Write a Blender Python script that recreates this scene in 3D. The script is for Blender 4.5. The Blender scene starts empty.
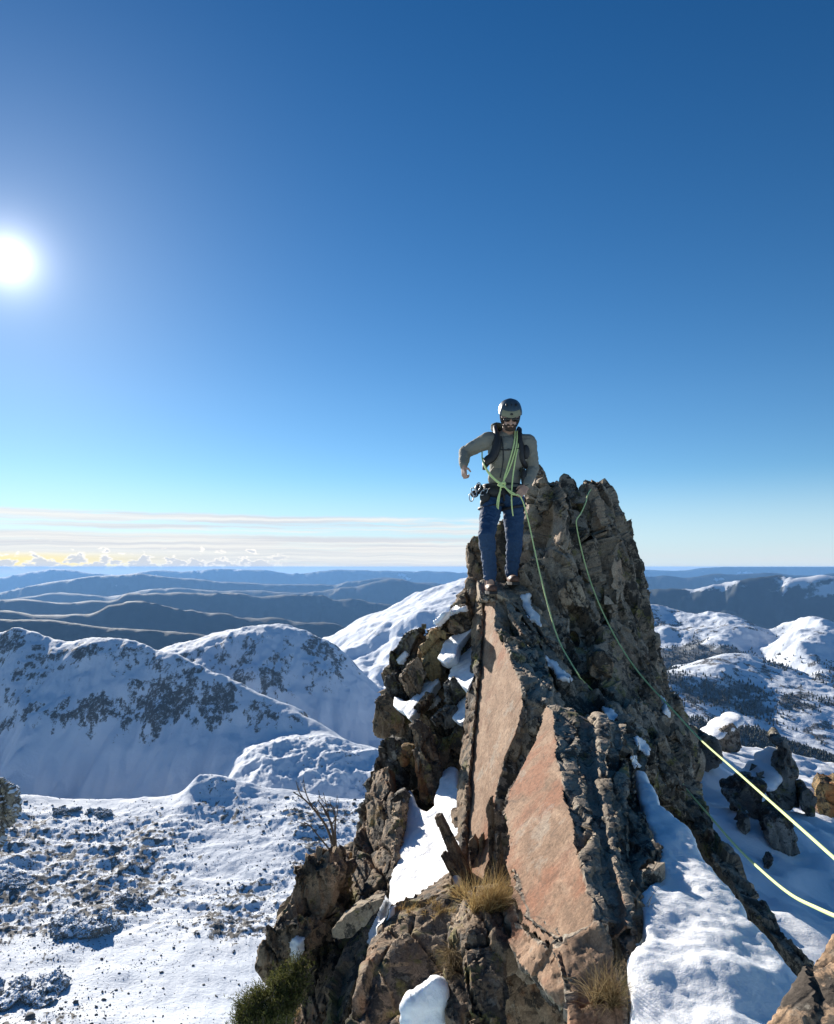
import bpy, bmesh, math, random
import numpy as np
from mathutils import Vector, Matrix

SC = bpy.context.scene
COL = SC.collection
rnd = random.Random(11)

# ---------------------------------------------------------------- camera
FPX = 740.0
PITCH = math.radians(4.25)
CP, SP = math.cos(PITCH), math.sin(PITCH)
cam_d = bpy.data.cameras.new('camera')
cam = bpy.data.objects.new('camera', cam_d)
COL.objects.link(cam)
cam.location = (0, 0, 0)
cam.rotation_euler = (math.pi / 2 + PITCH, 0, 0)
cam_d.sensor_fit = 'VERTICAL'
cam_d.sensor_height = 36.0
cam_d.lens = 36.0 * FPX / 1024.0
cam_d.clip_start = 0.02
cam_d.clip_end = 250000.0
SC.camera = cam

def P(px, py, d):
    """world point seen at a place in the photograph, d metres ahead"""
    u = (px - 417.0) / FPX
    v = (512.0 - py) / FPX
    yy = CP - v * SP
    zz = SP + v * CP
    return np.array((u * d / yy, d, zz * d / yy))

def ray(px, py):
    return P(px, py, 1.0)

SUN_AZ = math.radians(-29.6)
SUN_EL = math.radians(20.3)
SUNV = np.array((math.sin(SUN_AZ) * math.cos(SUN_EL), math.cos(SUN_AZ) * math.cos(SUN_EL), math.sin(SUN_EL)))

# ---------------------------------------------------------------- noise
_rs = np.random.RandomState(5)
_perm = _rs.permutation(256).astype(np.int64)
_perm = np.concatenate([_perm, _perm, _perm])
_g = _rs.normal(size=(256, 3)); _g /= np.linalg.norm(_g, axis=1)[:, None]
_rv = _rs.rand(256, 4)

def perlin(p):
    pi = np.floor(p).astype(np.int64)
    f = p - pi
    pi &= 255
    w = f * f * f * (f * (f * 6 - 15) + 10)
    out = 0
    for dx in (0, 1):
        wx = w[:, 0] if dx else 1 - w[:, 0]
        a = _perm[pi[:, 0] + dx]
        for dy in (0, 1):
            wy = w[:, 1] if dy else 1 - w[:, 1]
            b = _perm[a + pi[:, 1] + dy]
            for dz in (0, 1):
                wz = w[:, 2] if dz else 1 - w[:, 2]
                g = _g[_perm[b + pi[:, 2] + dz]]
                dot = g[:, 0] * (f[:, 0] - dx) + g[:, 1] * (f[:, 1] - dy) + g[:, 2] * (f[:, 2] - dz)
                out = out + wx * wy * wz * dot
    return out * 1.5

def fbm(p, octaves=4, lac=2.03, gain=0.5, ridged=False):
    a = 1.0; s = 0; q = p.copy(); tot = 0
    for i in range(octaves):
        n = perlin(q)
        if ridged:
            n = 1 - 2 * np.abs(n)
        s = s + a * n; tot += a
        a *= gain; q = q * lac + 17.3
    return s / tot

def voronoi(p):
    pi = np.floor(p).astype(np.int64)
    n = len(p)
    f1 = np.full(n, 9.0); f2 = np.full(n, 9.0)
    cid = np.zeros(n, np.int64); cd = np.zeros((n, 3))
    for dx in (-1, 0, 1):
        for dy in (-1, 0, 1):
            for dz in (-1, 0, 1):
                c = pi + (dx, dy, dz)
                h = _perm[_perm[_perm[c[:, 0] & 255] + (c[:, 1] & 255)] + (c[:, 2] & 255)]
                diff = p - (c + _rv[h, :3])
                dd = np.einsum('ij,ij->i', diff, diff)
                m = dd < f1
                f2 = np.where(m, f1, np.minimum(f2, dd))
                f1 = np.where(m, dd, f1)
                cid = np.where(m, h, cid)
                cd[m] = diff[m]
    return np.sqrt(f1), np.sqrt(f2), cid, cd

def sstep(a, b, x):
    t = np.clip((x - a) / (b - a), 0, 1)
    return t * t * (3 - 2 * t)

# ---------------------------------------------------------------- mesh helpers
def mesh_arrays(name, V, F):
    """F: (n,k) int array"""
    me = bpy.data.meshes.new(name)
    V = np.asarray(V, dtype=np.float32); F = np.asarray(F, dtype=np.int32)
    k = F.shape[1]
    me.vertices.add(len(V)); me.vertices.foreach_set('co', V.ravel())
    me.loops.add(F.size); me.loops.foreach_set('vertex_index', F.ravel())
    me.polygons.add(len(F))
    me.polygons.foreach_set('loop_start', np.arange(0, F.size, k, dtype=np.int32))
    me.polygons.foreach_set('loop_total', np.full(len(F), k, dtype=np.int32))
    me.update(calc_edges=True)
    return me

def set_attr(me, name, vals):
    a = me.attributes.new(name, 'FLOAT', 'POINT')
    a.data.foreach_set('value', np.asarray(vals, dtype=np.float32))

def smooth(me, on=True):
    me.polygons.foreach_set('use_smooth', np.full(len(me.polygons), on, dtype=bool))

def link(name, me, mat=None, parent=None, loc=None):
    o = bpy.data.objects.new(name, me)
    COL.objects.link(o)
    if mat is not None:
        me.materials.append(mat)
    if parent is not None:
        o.parent = parent
        o.matrix_parent_inverse = Matrix.Translation(parent.location).inverted()
    return o

def tag(o, label=None, cat=None, group=None, kind=None):
    if label: o['label'] = label
    if cat: o['category'] = cat
    if group: o['group'] = group
    if kind: o['kind'] = kind
    return o

def empty(name, loc, label=None, cat=None, group=None):
    o = bpy.data.objects.new(name, None)
    o.empty_display_size = 0.1
    COL.objects.link(o)
    o.location = loc
    return tag(o, label, cat, group)

def rebase(o):
    """put the object's origin at the foot of its mesh"""
    me = o.data
    n = len(me.vertices)
    co = np.empty(n * 3, dtype=np.float32); me.vertices.foreach_get('co', co)
    co = co.reshape(-1, 3)
    c = np.array(((co[:, 0].min() + co[:, 0].max()) / 2, (co[:, 1].min() + co[:, 1].max()) / 2, co[:, 2].min()))
    co -= c.astype(np.float32)
    me.vertices.foreach_set('co', co.ravel()); me.update()
    o.location = Vector(c) + o.location
    return o

def get_arrays(me):
    n = len(me.vertices)
    V = np.empty(n * 3, dtype=np.float32); me.vertices.foreach_get('co', V)
    N = np.empty(n * 3, dtype=np.float32); me.vertex_normals.foreach_get('vector', N)
    return V.reshape(-1, 3).astype(np.float64), N.reshape(-1, 3).astype(np.float64)

def quads(me):
    m = len(me.loops)
    F = np.empty(m, dtype=np.int32); me.loops.foreach_get('vertex_index', F)
    return F.reshape(-1, 4)

def remesh(solids, voxel):
    """union of closed solids (verts, faces) -> quad surface (V, N, F)"""
    vs = []; fs = []; b = 0
    for V, F in solids:
        vs += [tuple(map(float, v)) for v in V]
        fs += [tuple(i + b for i in f) for f in F]
        b += len(V)
    me = bpy.data.meshes.new('tmp'); me.from_pydata(vs, [], fs); me.update()
    bm = bmesh.new(); bm.from_mesh(me)
    bmesh.ops.triangulate(bm, faces=bm.faces[:])
    bm.to_mesh(me); bm.free()
    o = bpy.data.objects.new('tmp', me); COL.objects.link(o)
    md = o.modifiers.new('r', 'REMESH'); md.mode = 'VOXEL'; md.voxel_size = voxel; md.adaptivity = 0
    dg = bpy.context.evaluated_depsgraph_get()
    e = bpy.data.meshes.new_from_object(o.evaluated_get(dg))
    V, N = get_arrays(e); F = quads(e)
    bpy.data.objects.remove(o); bpy.data.meshes.remove(me); bpy.data.meshes.remove(e)
    return V, N, F

def vnormals(V, F):
    a = V[F[:, 2]] - V[F[:, 0]]; b = V[F[:, 3]] - V[F[:, 1]]
    fn = np.cross(a, b)
    N = np.zeros_like(V)
    for k in range(4):
        for c in range(3):
            N[:, c] += np.bincount(F[:, k], fn[:, c], len(V))
    return N / np.maximum(np.linalg.norm(N, axis=1)[:, None], 1e-12)

def laplace(V, F, it=3, lam=0.6):
    V = V.copy()
    e = np.concatenate([F[:, [0, 1]], F[:, [1, 2]], F[:, [2, 3]], F[:, [3, 0]]])
    e = np.concatenate([e, e[:, ::-1]])
    cnt = np.bincount(e[:, 0], minlength=len(V)).astype(float); cnt[cnt == 0] = 1
    for i in range(it):
        A = np.stack([np.bincount(e[:, 0], V[e[:, 1], c], len(V)) for c in range(3)], 1) / cnt[:, None]
        V = V + lam * (A - V)
    return V

def prism(front, off, scale=1.0, back=None):
    """closed solid: polygon of points swept along off (each end its own ring)"""
    A = np.array(front, dtype=float)
    if back is None:
        c = A.mean(0)
        B = c + (A - c) * scale + np.array(off)
    else:
        B = np.array(back, dtype=float)
    n = len(A)
    V = np.concatenate([A, B])
    F = [tuple(range(n)), tuple(range(2 * n - 1, n - 1, -1))]
    for i in range(n):
        j = (i + 1) % n
        F.append((i, i + n, j + n, j))
    return V, F

def poly(pts, d=None):
    """[(px,py,d)] or [(px,py)] with a shared depth -> world points"""
    return [P(p[0], p[1], p[2] if len(p) > 2 else d) for p in pts]

def plane_of(a, b, c):
    a, b, c = P(*a), P(*b), P(*c)
    n = np.cross(b - a, c - a); n /= np.linalg.norm(n)
    return a, n

def jag(pts, amp=2.0, step=6.0, seed=0):
    """break the straight edges of an outline into an irregular natural one"""
    r = random.Random(seed * 101 + 7); out = []
    m = len(pts)
    for i in range(m):
        a, b = pts[i], pts[(i + 1) % m]
        L = math.hypot(b[0] - a[0], b[1] - a[1]); k = max(1, int(L / step))
        nx, ny = (b[1] - a[1]) / max(L, 1e-6), -(b[0] - a[0]) / max(L, 1e-6)
        for j in range(k):
            t = j / k; o = 0 if j == 0 else r.uniform(-1, 1) * amp
            t2 = t if j == 0 else min(max(t + r.uniform(-0.3, 0.3) / k, 0), 1)
            out.append(tuple(a[q] + (b[q] - a[q]) * t2 + (o * (nx, ny)[q] if q < 2 else 0) for q in range(len(a))))
    return out

def on_plane(pts, pl):
    a, n = pl
    out = []
    for p in pts:
        r = ray(*p[:2])
        t = a.dot(n) / r.dot(n)
        out.append(r * t)
    return out

def catmull(pts, k=8):
    pts = [np.array(p, dtype=float) for p in pts]
    q = [2 * pts[0] - pts[1]] + pts + [2 * pts[-1] - pts[-2]]
    out = []
    for i in range(1, len(q) - 2):
        for t in np.linspace(0, 1, k, endpoint=False):
            a, b, c, d = q[i - 1:i + 3]
            out.append(0.5 * (2 * b + (c - a) * t + (2 * a - 5 * b + 4 * c - d) * t * t + (3 * b - a - 3 * c + d) * t ** 3))
    out.append(pts[-1])
    return np.array(out)

def tube(path, r, seg=8, cap=True):
    """tube along a path; r scalar or per point -> (V,F list)"""
    path = np.asarray(path, dtype=float); n = len(path)
    r = np.broadcast_to(np.asarray(r, dtype=float), (n,))
    T = np.gradient(path, axis=0); T /= np.maximum(np.linalg.norm(T, axis=1)[:, None], 1e-9)
    up = np.array((0.13, 0.21, 1.0))
    V = []; F = []
    prev = None
    for i in range(n):
        a = np.cross(T[i], up) if prev is None else prev - T[i] * prev.dot(T[i])
        if np.linalg.norm(a) < 1e-6: a = np.cross(T[i], (1, 0, 0.2))
        a /= np.linalg.norm(a); prev = a
        b = np.cross(T[i], a)
        for k in range(seg):
            t = 2 * math.pi * k / seg
            V.append(path[i] + r[i] * (math.cos(t) * a + math.sin(t) * b))
    for i in range(n - 1):
        for k in range(seg):
            k2 = (k + 1) % seg
            F.append((i * seg + k, i * seg + k2, (i + 1) * seg + k2, (i + 1) * seg + k))
    if cap:
        F.append(tuple(range(seg - 1, -1, -1))); F.append(tuple((n - 1) * seg + k for k in range(seg)))
    return np.array(V), F

def build(name, solids, mat=None, parent=None, sm=True):
    vs = []; fs = []; b = 0
    for V, F in solids:
        vs += [tuple(map(float, v)) for v in V]
        fs += [tuple(int(i) + b for i in f) for f in F]
        b += len(V)
    me = bpy.data.meshes.new(name); me.from_pydata(vs, [], fs); me.update()
    if sm: smooth(me)
    return link(name, me, mat, parent)

# ---------------------------------------------------------------- node helpers
class NT:
    def __init__(self, tree):
        self.t = tree; self.n = tree.nodes; self.l = tree.links
    def new(self, typ, **kw):
        nd = self.n.new(typ)
        for k, v in kw.items():
            setattr(nd, k, v)
        return nd
    def con(self, a, sock):
        if hasattr(a, 'is_linked'):
            self.l.new(a, sock)
        else:
            if isinstance(a, (int, float)) and hasattr(sock.default_value, '__len__'):
                a = (a,) * len(sock.default_value)
            if hasattr(sock.default_value, '__len__') and len(sock.default_value) == 4 and len(a) == 3:
                a = tuple(a) + (1.0,)
            sock.default_value = a
    def noise(self, vec, scale, detail=4, rough=0.55, dist=0.0, out=0):
        nd = self.new('ShaderNodeTexNoise')
        self.con(vec, nd.inputs['Vector'])
        nd.inputs['Scale'].default_value = scale; nd.inputs['Detail'].default_value = detail
        nd.inputs['Roughness'].default_value = rough; nd.inputs['Distortion'].default_value = dist
        return nd.outputs[out]
    def voro(self, vec, scale, feature='F1', out='Distance'):
        nd = self.new('ShaderNodeTexVoronoi', feature=feature)
        self.con(vec, nd.inputs['Vector']); nd.inputs['Scale'].default_value = scale
        return nd.outputs[out]
    def m(self, op, a, b=0.0, c=None, clamp=False):
        nd = self.new('ShaderNodeMath', operation=op, use_clamp=clamp)
        self.con(a, nd.inputs[0]); self.con(b, nd.inputs[1])
        if c is not None: self.con(c, nd.inputs[2])
        return nd.outputs[0]
    def vm(self, op, a, b=(0, 0, 0)):
        nd = self.new('ShaderNodeVectorMath', operation=op)
        self.con(a, nd.inputs[0]); self.con(b, nd.inputs[1])
        return nd.outputs['Value' if op in ('DOT_PRODUCT', 'LENGTH', 'DISTANCE') else 'Vector']
    def rng(self, x, a, b, c=0.0, d=1.0, smooth=True):
        nd = self.new('ShaderNodeMapRange')
        if smooth: nd.interpolation_type = 'SMOOTHSTEP'
        self.con(x, nd.inputs['Value'])
        for nm, v in (('From Min', a), ('From Max', b), ('To Min', c), ('To Max', d)):
            self.con(v, nd.inputs[nm])
        return nd.outputs[0]
    def mix(self, f, a, b, blend='MIX'):
        nd = self.new('ShaderNodeMix', data_type='RGBA', blend_type=blend)
        self.con(f, nd.inputs[0]); self.con(a, nd.inputs[6]); self.con(b, nd.inputs[7])
        return nd.outputs[2]
    def ramp(self, x, stops):
        nd = self.new('ShaderNodeValToRGB')
        cr = nd.color_ramp
        while len(cr.elements) < len(stops): cr.elements.new(0.5)
        for e, (p, c) in zip(cr.elements, stops):
            e.position = p; e.color = tuple(c) + (1,)
        self.con(x, nd.inputs[0])
        return nd.outputs[0]
    def attr(self, name):
        return self.new('ShaderNodeAttribute', attribute_name=name).outputs['Fac']
    def mapv(self, vec, scale=(1, 1, 1), rot=(0, 0, 0)):
        nd = self.new('ShaderNodeMapping')
        self.con(vec, nd.inputs['Vector']); nd.inputs['Scale'].default_value = scale; nd.inputs['Rotation'].default_value = rot
        return nd.outputs[0]

def material(name):
    mt = bpy.data.materials.new(name); mt.use_nodes = True
    t = NT(mt.node_tree)
    bs = mt.node_tree.nodes['Principled BSDF']
    return mt, t, bs

def bump(t, bs, h, strength=0.5, dist=0.02):
    nd = t.new('ShaderNodeBump')
    nd.inputs['Strength'].default_value = strength; nd.inputs['Distance'].default_value = dist
    t.con(h, nd.inputs['Height']); t.con(nd.outputs[0], bs.inputs['Normal'])

def simple_mat(name, col, rough=0.7, var=0.25, scale=30, metallic=0.0, bstr=0.2, bdist=0.003):
    mt, t, bs = material(name)
    pos = t.new('ShaderNodeTexCoord').outputs['Object']
    n = t.noise(pos, scale, 6, 0.65)
    c2 = tuple(c * (1 - var) for c in col); c3 = tuple(min(1, c * (1 + var)) for c in col)
    t.con(t.ramp(n, [(0.3, c2), (0.7, c3)]), bs.inputs['Base Color'])
    bs.inputs['Roughness'].default_value = rough; bs.inputs['Metallic'].default_value = metallic
    bump(t, bs, n, bstr, bdist)
    return mt

def rock_mat(name, cols, lichen=0.5, pale=0.35, yellow=0.15, orange=0.1, fresh=None, grain=1.0, lich_col=(0.045, 0.041, 0.036), bdist=0.022):
    mt, t, bs = material(name)
    pos = t.new('ShaderNodeNewGeometry').outputs['Position']
    warp = t.vm('ADD', pos, t.vm('SCALE', t.noise(pos, 3.0, 3, 0.6, out=1), (0, 0, 0)))
    warp.node.inputs[1].links[0].from_node.inputs['Scale'].default_value = 0.12
    big = t.noise(warp, 1.5, 6, 0.6)
    col = t.ramp(big, [(0.32, cols[0]), (0.5, cols[1]), (0.66, cols[2])])
    med = t.noise(warp, 7.0, 6, 0.7)
    col = t.mix(t.rng(med, 0.4, 0.62, 0, 0.7), col, cols[3])
    fr = None
    if fresh:
        fr = t.attr('fresh')
        # streaks following the cleavage of the slab
        st = t.noise(t.mapv(warp, (9, 2.2, 2.2), (0.5, 0, 0)), 1.6, 6, 0.65)
        fc = t.ramp(st, [(0.3, fresh[0]), (0.5, fresh[1]), (0.68, fresh[2])])
        red = t.rng(t.noise(t.mapv(warp, (1, 1, .55)), 2.6, 4, 0.6), 0.48, 0.62, 0, 0.8)
        fc = t.mix(red, fc, fresh[3])
        fcr = t.noise(warp, 16, 5, 0.7)
        fc = t.mix(t.rng(fcr, 0.6, 0.68, 0, 0.35), fc, (0.10, 0.075, 0.06))
        st2 = t.noise(t.mapv(warp, (30, 2.5, 5), (0.45, 0.1, 0)), 1.4, 5, 0.7)
        fc = t.mix(t.rng(st2, 0.52, 0.70, 0, 0.55), fc, tuple(c * 0.55 for c in fresh[1]))
        fc = t.mix(t.rng(t.noise(t.vm('ADD', warp, (4, 4, 4)), 4.2, 6, 0.68), 0.56, 0.66, 0, 0.45), fc, (0.36, 0.33, 0.27))
        hc = t.rng(t.voro(t.mapv(warp, (1.0, 0.45, 0.30), (0.6, 0.2, 0)), 2.6, 'DISTANCE_TO_EDGE'), 0.0, 0.010, 0.5, 0)
        hc = t.m('MULTIPLY', hc, t.rng(t.noise(warp, 2.3, 3), 0.52, 0.62))
        fc = t.mix(t.rng(t.noise(warp, 38, 5, 0.7), 0.50, 0.66, 0, 0.5), fc, tuple(c * 0.42 for c in fresh[0]))
        fc = t.mix(t.rng(t.noise(t.vm('ADD', warp, (1, 8, 2)), 6, 5, 0.65), 0.54, 0.68, 0, 0.4), fc, tuple(c * 0.6 for c in fresh[3]))
        fc = t.mix(hc, fc, (0.05, 0.038, 0.03))
        col = t.mix(fr, col, fc)
    # black crust lichen, pale lichen, yellow-green map lichen, iron stain
    l1 = t.rng(t.m('ADD', t.noise(warp, 8.5, 8, 0.72), t.m('MULTIPLY', t.noise(warp, 1.8, 3, 0.5), 0.5)), 0.80 - 0.18 * lichen, 0.86 - 0.18 * lichen)
    l1 = t.m('MULTIPLY', l1, 0.9)
    if fr is not None: l1 = t.m('MULTIPLY', l1, t.rng(fr, 0.0, 0.7, 1.0, 0.0))
    col = t.mix(l1, col, lich_col)
    p1 = t.rng(t.noise(t.vm('ADD', warp, (7, 3, 1)), 17, 6, 0.7), 0.575, 0.64, 0, pale)
    if fr is not None: p1 = t.m('MULTIPLY', p1, t.rng(fr, 0.0, 1.0, 1.0, 0.1))
    col = t.mix(p1, col, (0.39, 0.36, 0.29))
    y1 = t.rng(t.m('ADD', t.noise(t.vm('ADD', warp, (3, 9, 4)), 5.5, 7, 0.72), t.m('MULTIPLY', t.noise(warp, 0.9, 2), 0.3)), 0.74 - 0.12 * yellow, 0.82 - 0.12 * yellow, 0, 0.6)
    if fr is not None: y1 = t.m('MULTIPLY', y1, t.rng(fr, 0.0, 1.0, 1.0, 0.05))
    col = t.mix(y1, col, (0.21, 0.19, 0.055))
    o1 = t.rng(t.noise(t.mapv(t.vm('ADD', warp, (2, 5, 8)), (1, 1, 0.5)), 2.4, 5, 0.62), 0.60 - 0.1 * orange, 0.72 - 0.1 * orange, 0, min(0.8, orange * 2))
    col = t.mix(o1, col, (0.33, 0.135, 0.05))
    g = t.noise(pos, 60, 5, 0.75)
    g2 = t.voro(pos, 190, 'F1', 'Color')
    gg = t.m('MULTIPLY', t.rng(g, 0.25, 0.75, 1 - 0.42 * grain, 1 + 0.42 * grain, False), t.rng(t.vm('DOT_PRODUCT', g2, (.33, .33, .33)), 0.1, 0.9, 1 - 0.25 * grain, 1 + 0.25 * grain, False))
    gc = t.new('ShaderNodeCombineXYZ')
    for i in range(3): t.con(gg, gc.inputs[i])
    col = t.mix(1.0, col, gc.outputs[0], 'MULTIPLY')
    t.con(col, bs.inputs['Base Color'])
    bs.inputs['Roughness'].default_value = 0.86
    bs.inputs['Specular IOR Level'].default_value = 0.25
    crk0 = t.rng(t.voro(t.mapv(warp, (1.6, 1.6, 0.7), (0.3, 0.25, 0)), 7.0, 'DISTANCE_TO_EDGE'), 0.0, 0.05, 0, 1)
    crk = crk0 if fr is None else t.m('MAXIMUM', crk0, fr)
    h = t.m('ADD', t.m('MULTIPLY', t.noise(warp, 22, 9, 0.72), 0.9), t.m('MULTIPLY', crk, 0.22))
    h = t.m('ADD', h, t.m('MULTIPLY', g, 0.35))
    if fr is not None:
        h = t.m('MULTIPLY', h, t.rng(fr, 0.0, 1.0, 1.0, 0.5))
    bump(t, bs, h, 0.62, bdist)
    return mt

def snow_mat(name, blue=0.0, fine=1.0):
    mt, t, bs = material(name)
    pos = t.new('ShaderNodeNewGeometry').outputs['Position']
    n = t.noise(pos, 3.0, 5, 0.6)
    t.con(t.ramp(n, [(0.3, (0.80, 0.83, 0.87)), (0.7, (0.87, 0.885, 0.905))]), bs.inputs['Base Color'])
    bs.inputs['Roughness'].default_value = 0.55
    bs.inputs['Specular IOR Level'].default_value = 0.3
    bs.inputs['Subsurface Weight'].default_value = 0.35
    bs.inputs['Subsurface Radius'].default_value = (0.030, 0.034, 0.040)
    bs.inputs['Subsurface Scale'].default_value = 1.0
    h = t.m('ADD', t.m('MULTIPLY', t.noise(pos, 11, 5, 0.6), 1.0), t.m('MULTIPLY', t.noise(pos, 90, 4, 0.7), 0.22 * fine))
    bump(t, bs, h, 0.45, 0.03)
    return mt

def dusted(name, base):
    """the same stone with wind-blown snow lying on what faces up"""
    mt = base.copy(); mt.name = name
    t = NT(mt.node_tree); bs = mt.node_tree.nodes['Principled BSDF']
    g = t.new('ShaderNodeNewGeometry')
    sp = t.new('ShaderNodeSeparateXYZ'); t.con(g.outputs['Normal'], sp.inputs[0])
    nz = t.noise(g.outputs['Position'], 0.35, 6, 0.7)
    f = t.rng(t.m('ADD', sp.outputs[2], t.m('MULTIPLY', t.m('SUBTRACT', nz, 0.5), 1.1)), 0.52, 0.66)
    src = bs.inputs['Base Color'].links[0].from_socket
    t.con(t.mix(f, src, (0.74, 0.78, 0.83)), bs.inputs['Base Color'])
    return mt
# ---------------------------------------------------------------- render settings, sky, sun
SC.render.engine = 'CYCLES'
SC.view_settings.view_transform = 'Standard'
SC.view_settings.look = 'None'
SC.view_settings.gamma = 1.0
SC.view_settings.use_curve_mapping = False
SC.view_settings.exposure = EXPOSURE = 0.90
cy = SC.cycles
cy.use_denoising = True
try: cy.denoiser = 'OPENIMAGEDENOISE'
except Exception: pass
cy.max_bounces = 7; cy.diffuse_bounces = 4; cy.glossy_bounces = 3; cy.transmission_bounces = 4; cy.volume_bounces = 2
cy.transparent_max_bounces = 8
cy.caustics_reflective = False; cy.caustics_refractive = False
cy.sample_clamp_indirect = 6.0

world = bpy.data.worlds.new('World'); SC.world = world
world.use_nodes = True
w = NT(world.node_tree)
for nd in list(w.n): w.n.remove(nd)
outw = w.new('ShaderNodeOutputWorld')
bg = w.new('ShaderNodeBackground'); bg.inputs['Strength'].default_value = 0.062
gen = w.new('ShaderNodeTexCoord').outputs['Generated']
sep = w.new('ShaderNodeSeparateXYZ'); w.con(gen, sep.inputs[0])
X, Y, Z = sep.outputs
zc = w.m('MAXIMUM', Z, 0.012)
cmb = w.new('ShaderNodeCombineXYZ'); w.con(X, cmb.inputs[0]); w.con(Y, cmb.inputs[1]); w.con(zc, cmb.inputs[2])
dirv = w.vm('NORMALIZE', cmb.outputs[0])
sky = w.new('ShaderNodeTexSky', sky_type='NISHITA')
sky.sun_disc = False
sky.sun_elevation = SUN_EL
sky.sun_rotation = SUN_AZ
sky.altitude = 2600
sky.air_density = 1.0; sky.dust_density = 0.35; sky.ozone_density = 2.2
w.con(dirv, sky.inputs['Vector'])
hs = w.new('ShaderNodeHueSaturation'); hs.inputs['Saturation'].default_value = 1.24
w.con(sky.outputs[0], hs.inputs['Color'])
dk = w.rng(Z, 0.22, 0.64, 1.0, 0.0, False)
skyc = w.mix(dk, (0.0, 0.0, 0.0), (1, 1, 1))
skyc = w.mix(1.0, hs.outputs[0], w.mix(dk, (0.42, 0.76, 0.88), (0.90, 1.0, 1.0)), 'MULTIPLY')
skyc = w.mix(w.m('MULTIPLY', w.rng(Z, 0.13, 0.0), 0.75), skyc, (5.3, 6.5, 7.8))
# the sun's bright disc and the aureole of the thin air round it
ca = w.vm('DOT_PRODUCT', w.vm('NORMALIZE', gen), tuple(SUNV))
ang = w.m('ARCCOSINE', w.m('MINIMUM', ca, 0.9999999))
disc = w.rng(ang, math.radians(0.25), math.radians(0.8), 60.0, 0.0)
aur = w.m('MULTIPLY', w.m('EXPONENT', w.m('MULTIPLY', ang, -58.0)), 22.0)
aur2 = w.m('MULTIPLY', w.m('EXPONENT', w.m('MULTIPLY', ang, -9.0)), 2.0)
add = w.m('ADD', w.m('ADD', disc, aur), aur2)
ac = w.new('ShaderNodeCombineXYZ')
w.con(add, ac.inputs[0]); w.con(w.m('MULTIPLY', add, 0.96), ac.inputs[1]); w.con(w.m('MULTIPLY', add, 0.92), ac.inputs[2])
skyc = w.vm('ADD', skyc, ac.outputs[0])
# thin layered clouds low over the left horizon, a row of small cumulus under them
az = w.m('ARCTAN2', X, Y)
Zw = w.m('ADD', Z, w.m('MULTIPLY', w.m('SUBTRACT', w.noise(w.vm('SCALE', gen), 9.0, 4, 0.6), 0.5), 0.010))
Zw.node.inputs[1].links[0].from_node.inputs[0].links[0].from_node.inputs[0].links[0].from_node.inputs['Vector'].links[0].from_node.inputs['Scale'].default_value = 1.0
def cvec(kx, kz, off=0.0):
    c = w.new('ShaderNodeCombineXYZ'); w.con(w.m('MULTIPLY', az, kx), c.inputs[0]); w.con(w.m('MULTIPLY', Zw, kz), c.inputs[1]); c.inputs[2].default_value = off
    return c.outputs[0]
slant = w.m('ADD', Zw, w.m('MULTIPLY', az, 0.012))
def band(c, hw, soft):
    return w.rng(w.m('ABSOLUTE', w.m('SUBTRACT', slant, c)), hw, hw + soft, 1.0, 0.0)
st1 = w.noise(cvec(2.2, 150), 1.0, 6, 0.55, 0.25)
st2 = w.noise(cvec(5.0, 60, 4.0), 1.0, 5, 0.6, 0.3)
leftm = w.rng(az, 0.02, 0.26, 1.0, 0.0)
def layer(cen, hw, soft, lo, hi, fac, off):
    n_ = w.noise(cvec(6.0, 130, off), 1.0, 7, 0.60, 0.6)
    return w.m('MULTIPLY', w.m('MULTIPLY', w.rng(n_, lo, hi), band(cen, hw, soft)), fac)
cl = layer(0.0585, 0.0035, 0.0055, 0.30, 0.52, 0.85, 1.0)
cl = w.m('MAXIMUM', cl, layer(0.0470, 0.0015, 0.0040, 0.33, 0.58, 0.80, 7.0))
cl = w.m('MAXIMUM', cl, layer(0.0275, 0.0080, 0.0070, 0.22, 0.50, 0.88, 13.0))
cl = w.m('MAXIMUM', cl, layer(0.0100, 0.0080, 0.0080, 0.18, 0.45, 0.80, 21.0))
cl = w.m('MULTIPLY', cl, leftm)
shade = w.rng(st1, 0.35, 0.65)
ccol = w.mix(shade, (6.2, 6.3, 6.8), (8.4, 8.2, 7.9))
skyc = w.mix(cl, skyc, ccol)
# pale veil over the right horizon
rv = w.m('MULTIPLY', w.rng(az, 0.12, 0.3), w.m('MULTIPLY', w.rng(Z, 0.035, 0.006), w.rng(st2, 0.3, 0.65, 0.25, 0.75)))
skyc = w.mix(rv, skyc, (6.2, 6.7, 7.2))
# warm glow under the sun at the horizon
wg = w.m('MULTIPLY', w.rng(w.m('ABSOLUTE', w.m('SUBTRACT', az, -0.52)), 0.0, 0.26, 0.9, 0.0), w.rng(w.m('ABSOLUTE', w.m('SUBTRACT', Z, 0.004)), 0.005, 0.017, 1.0, 0.0))
skyc = w.mix(wg, skyc, (9.6, 8.2, 3.9))
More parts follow.
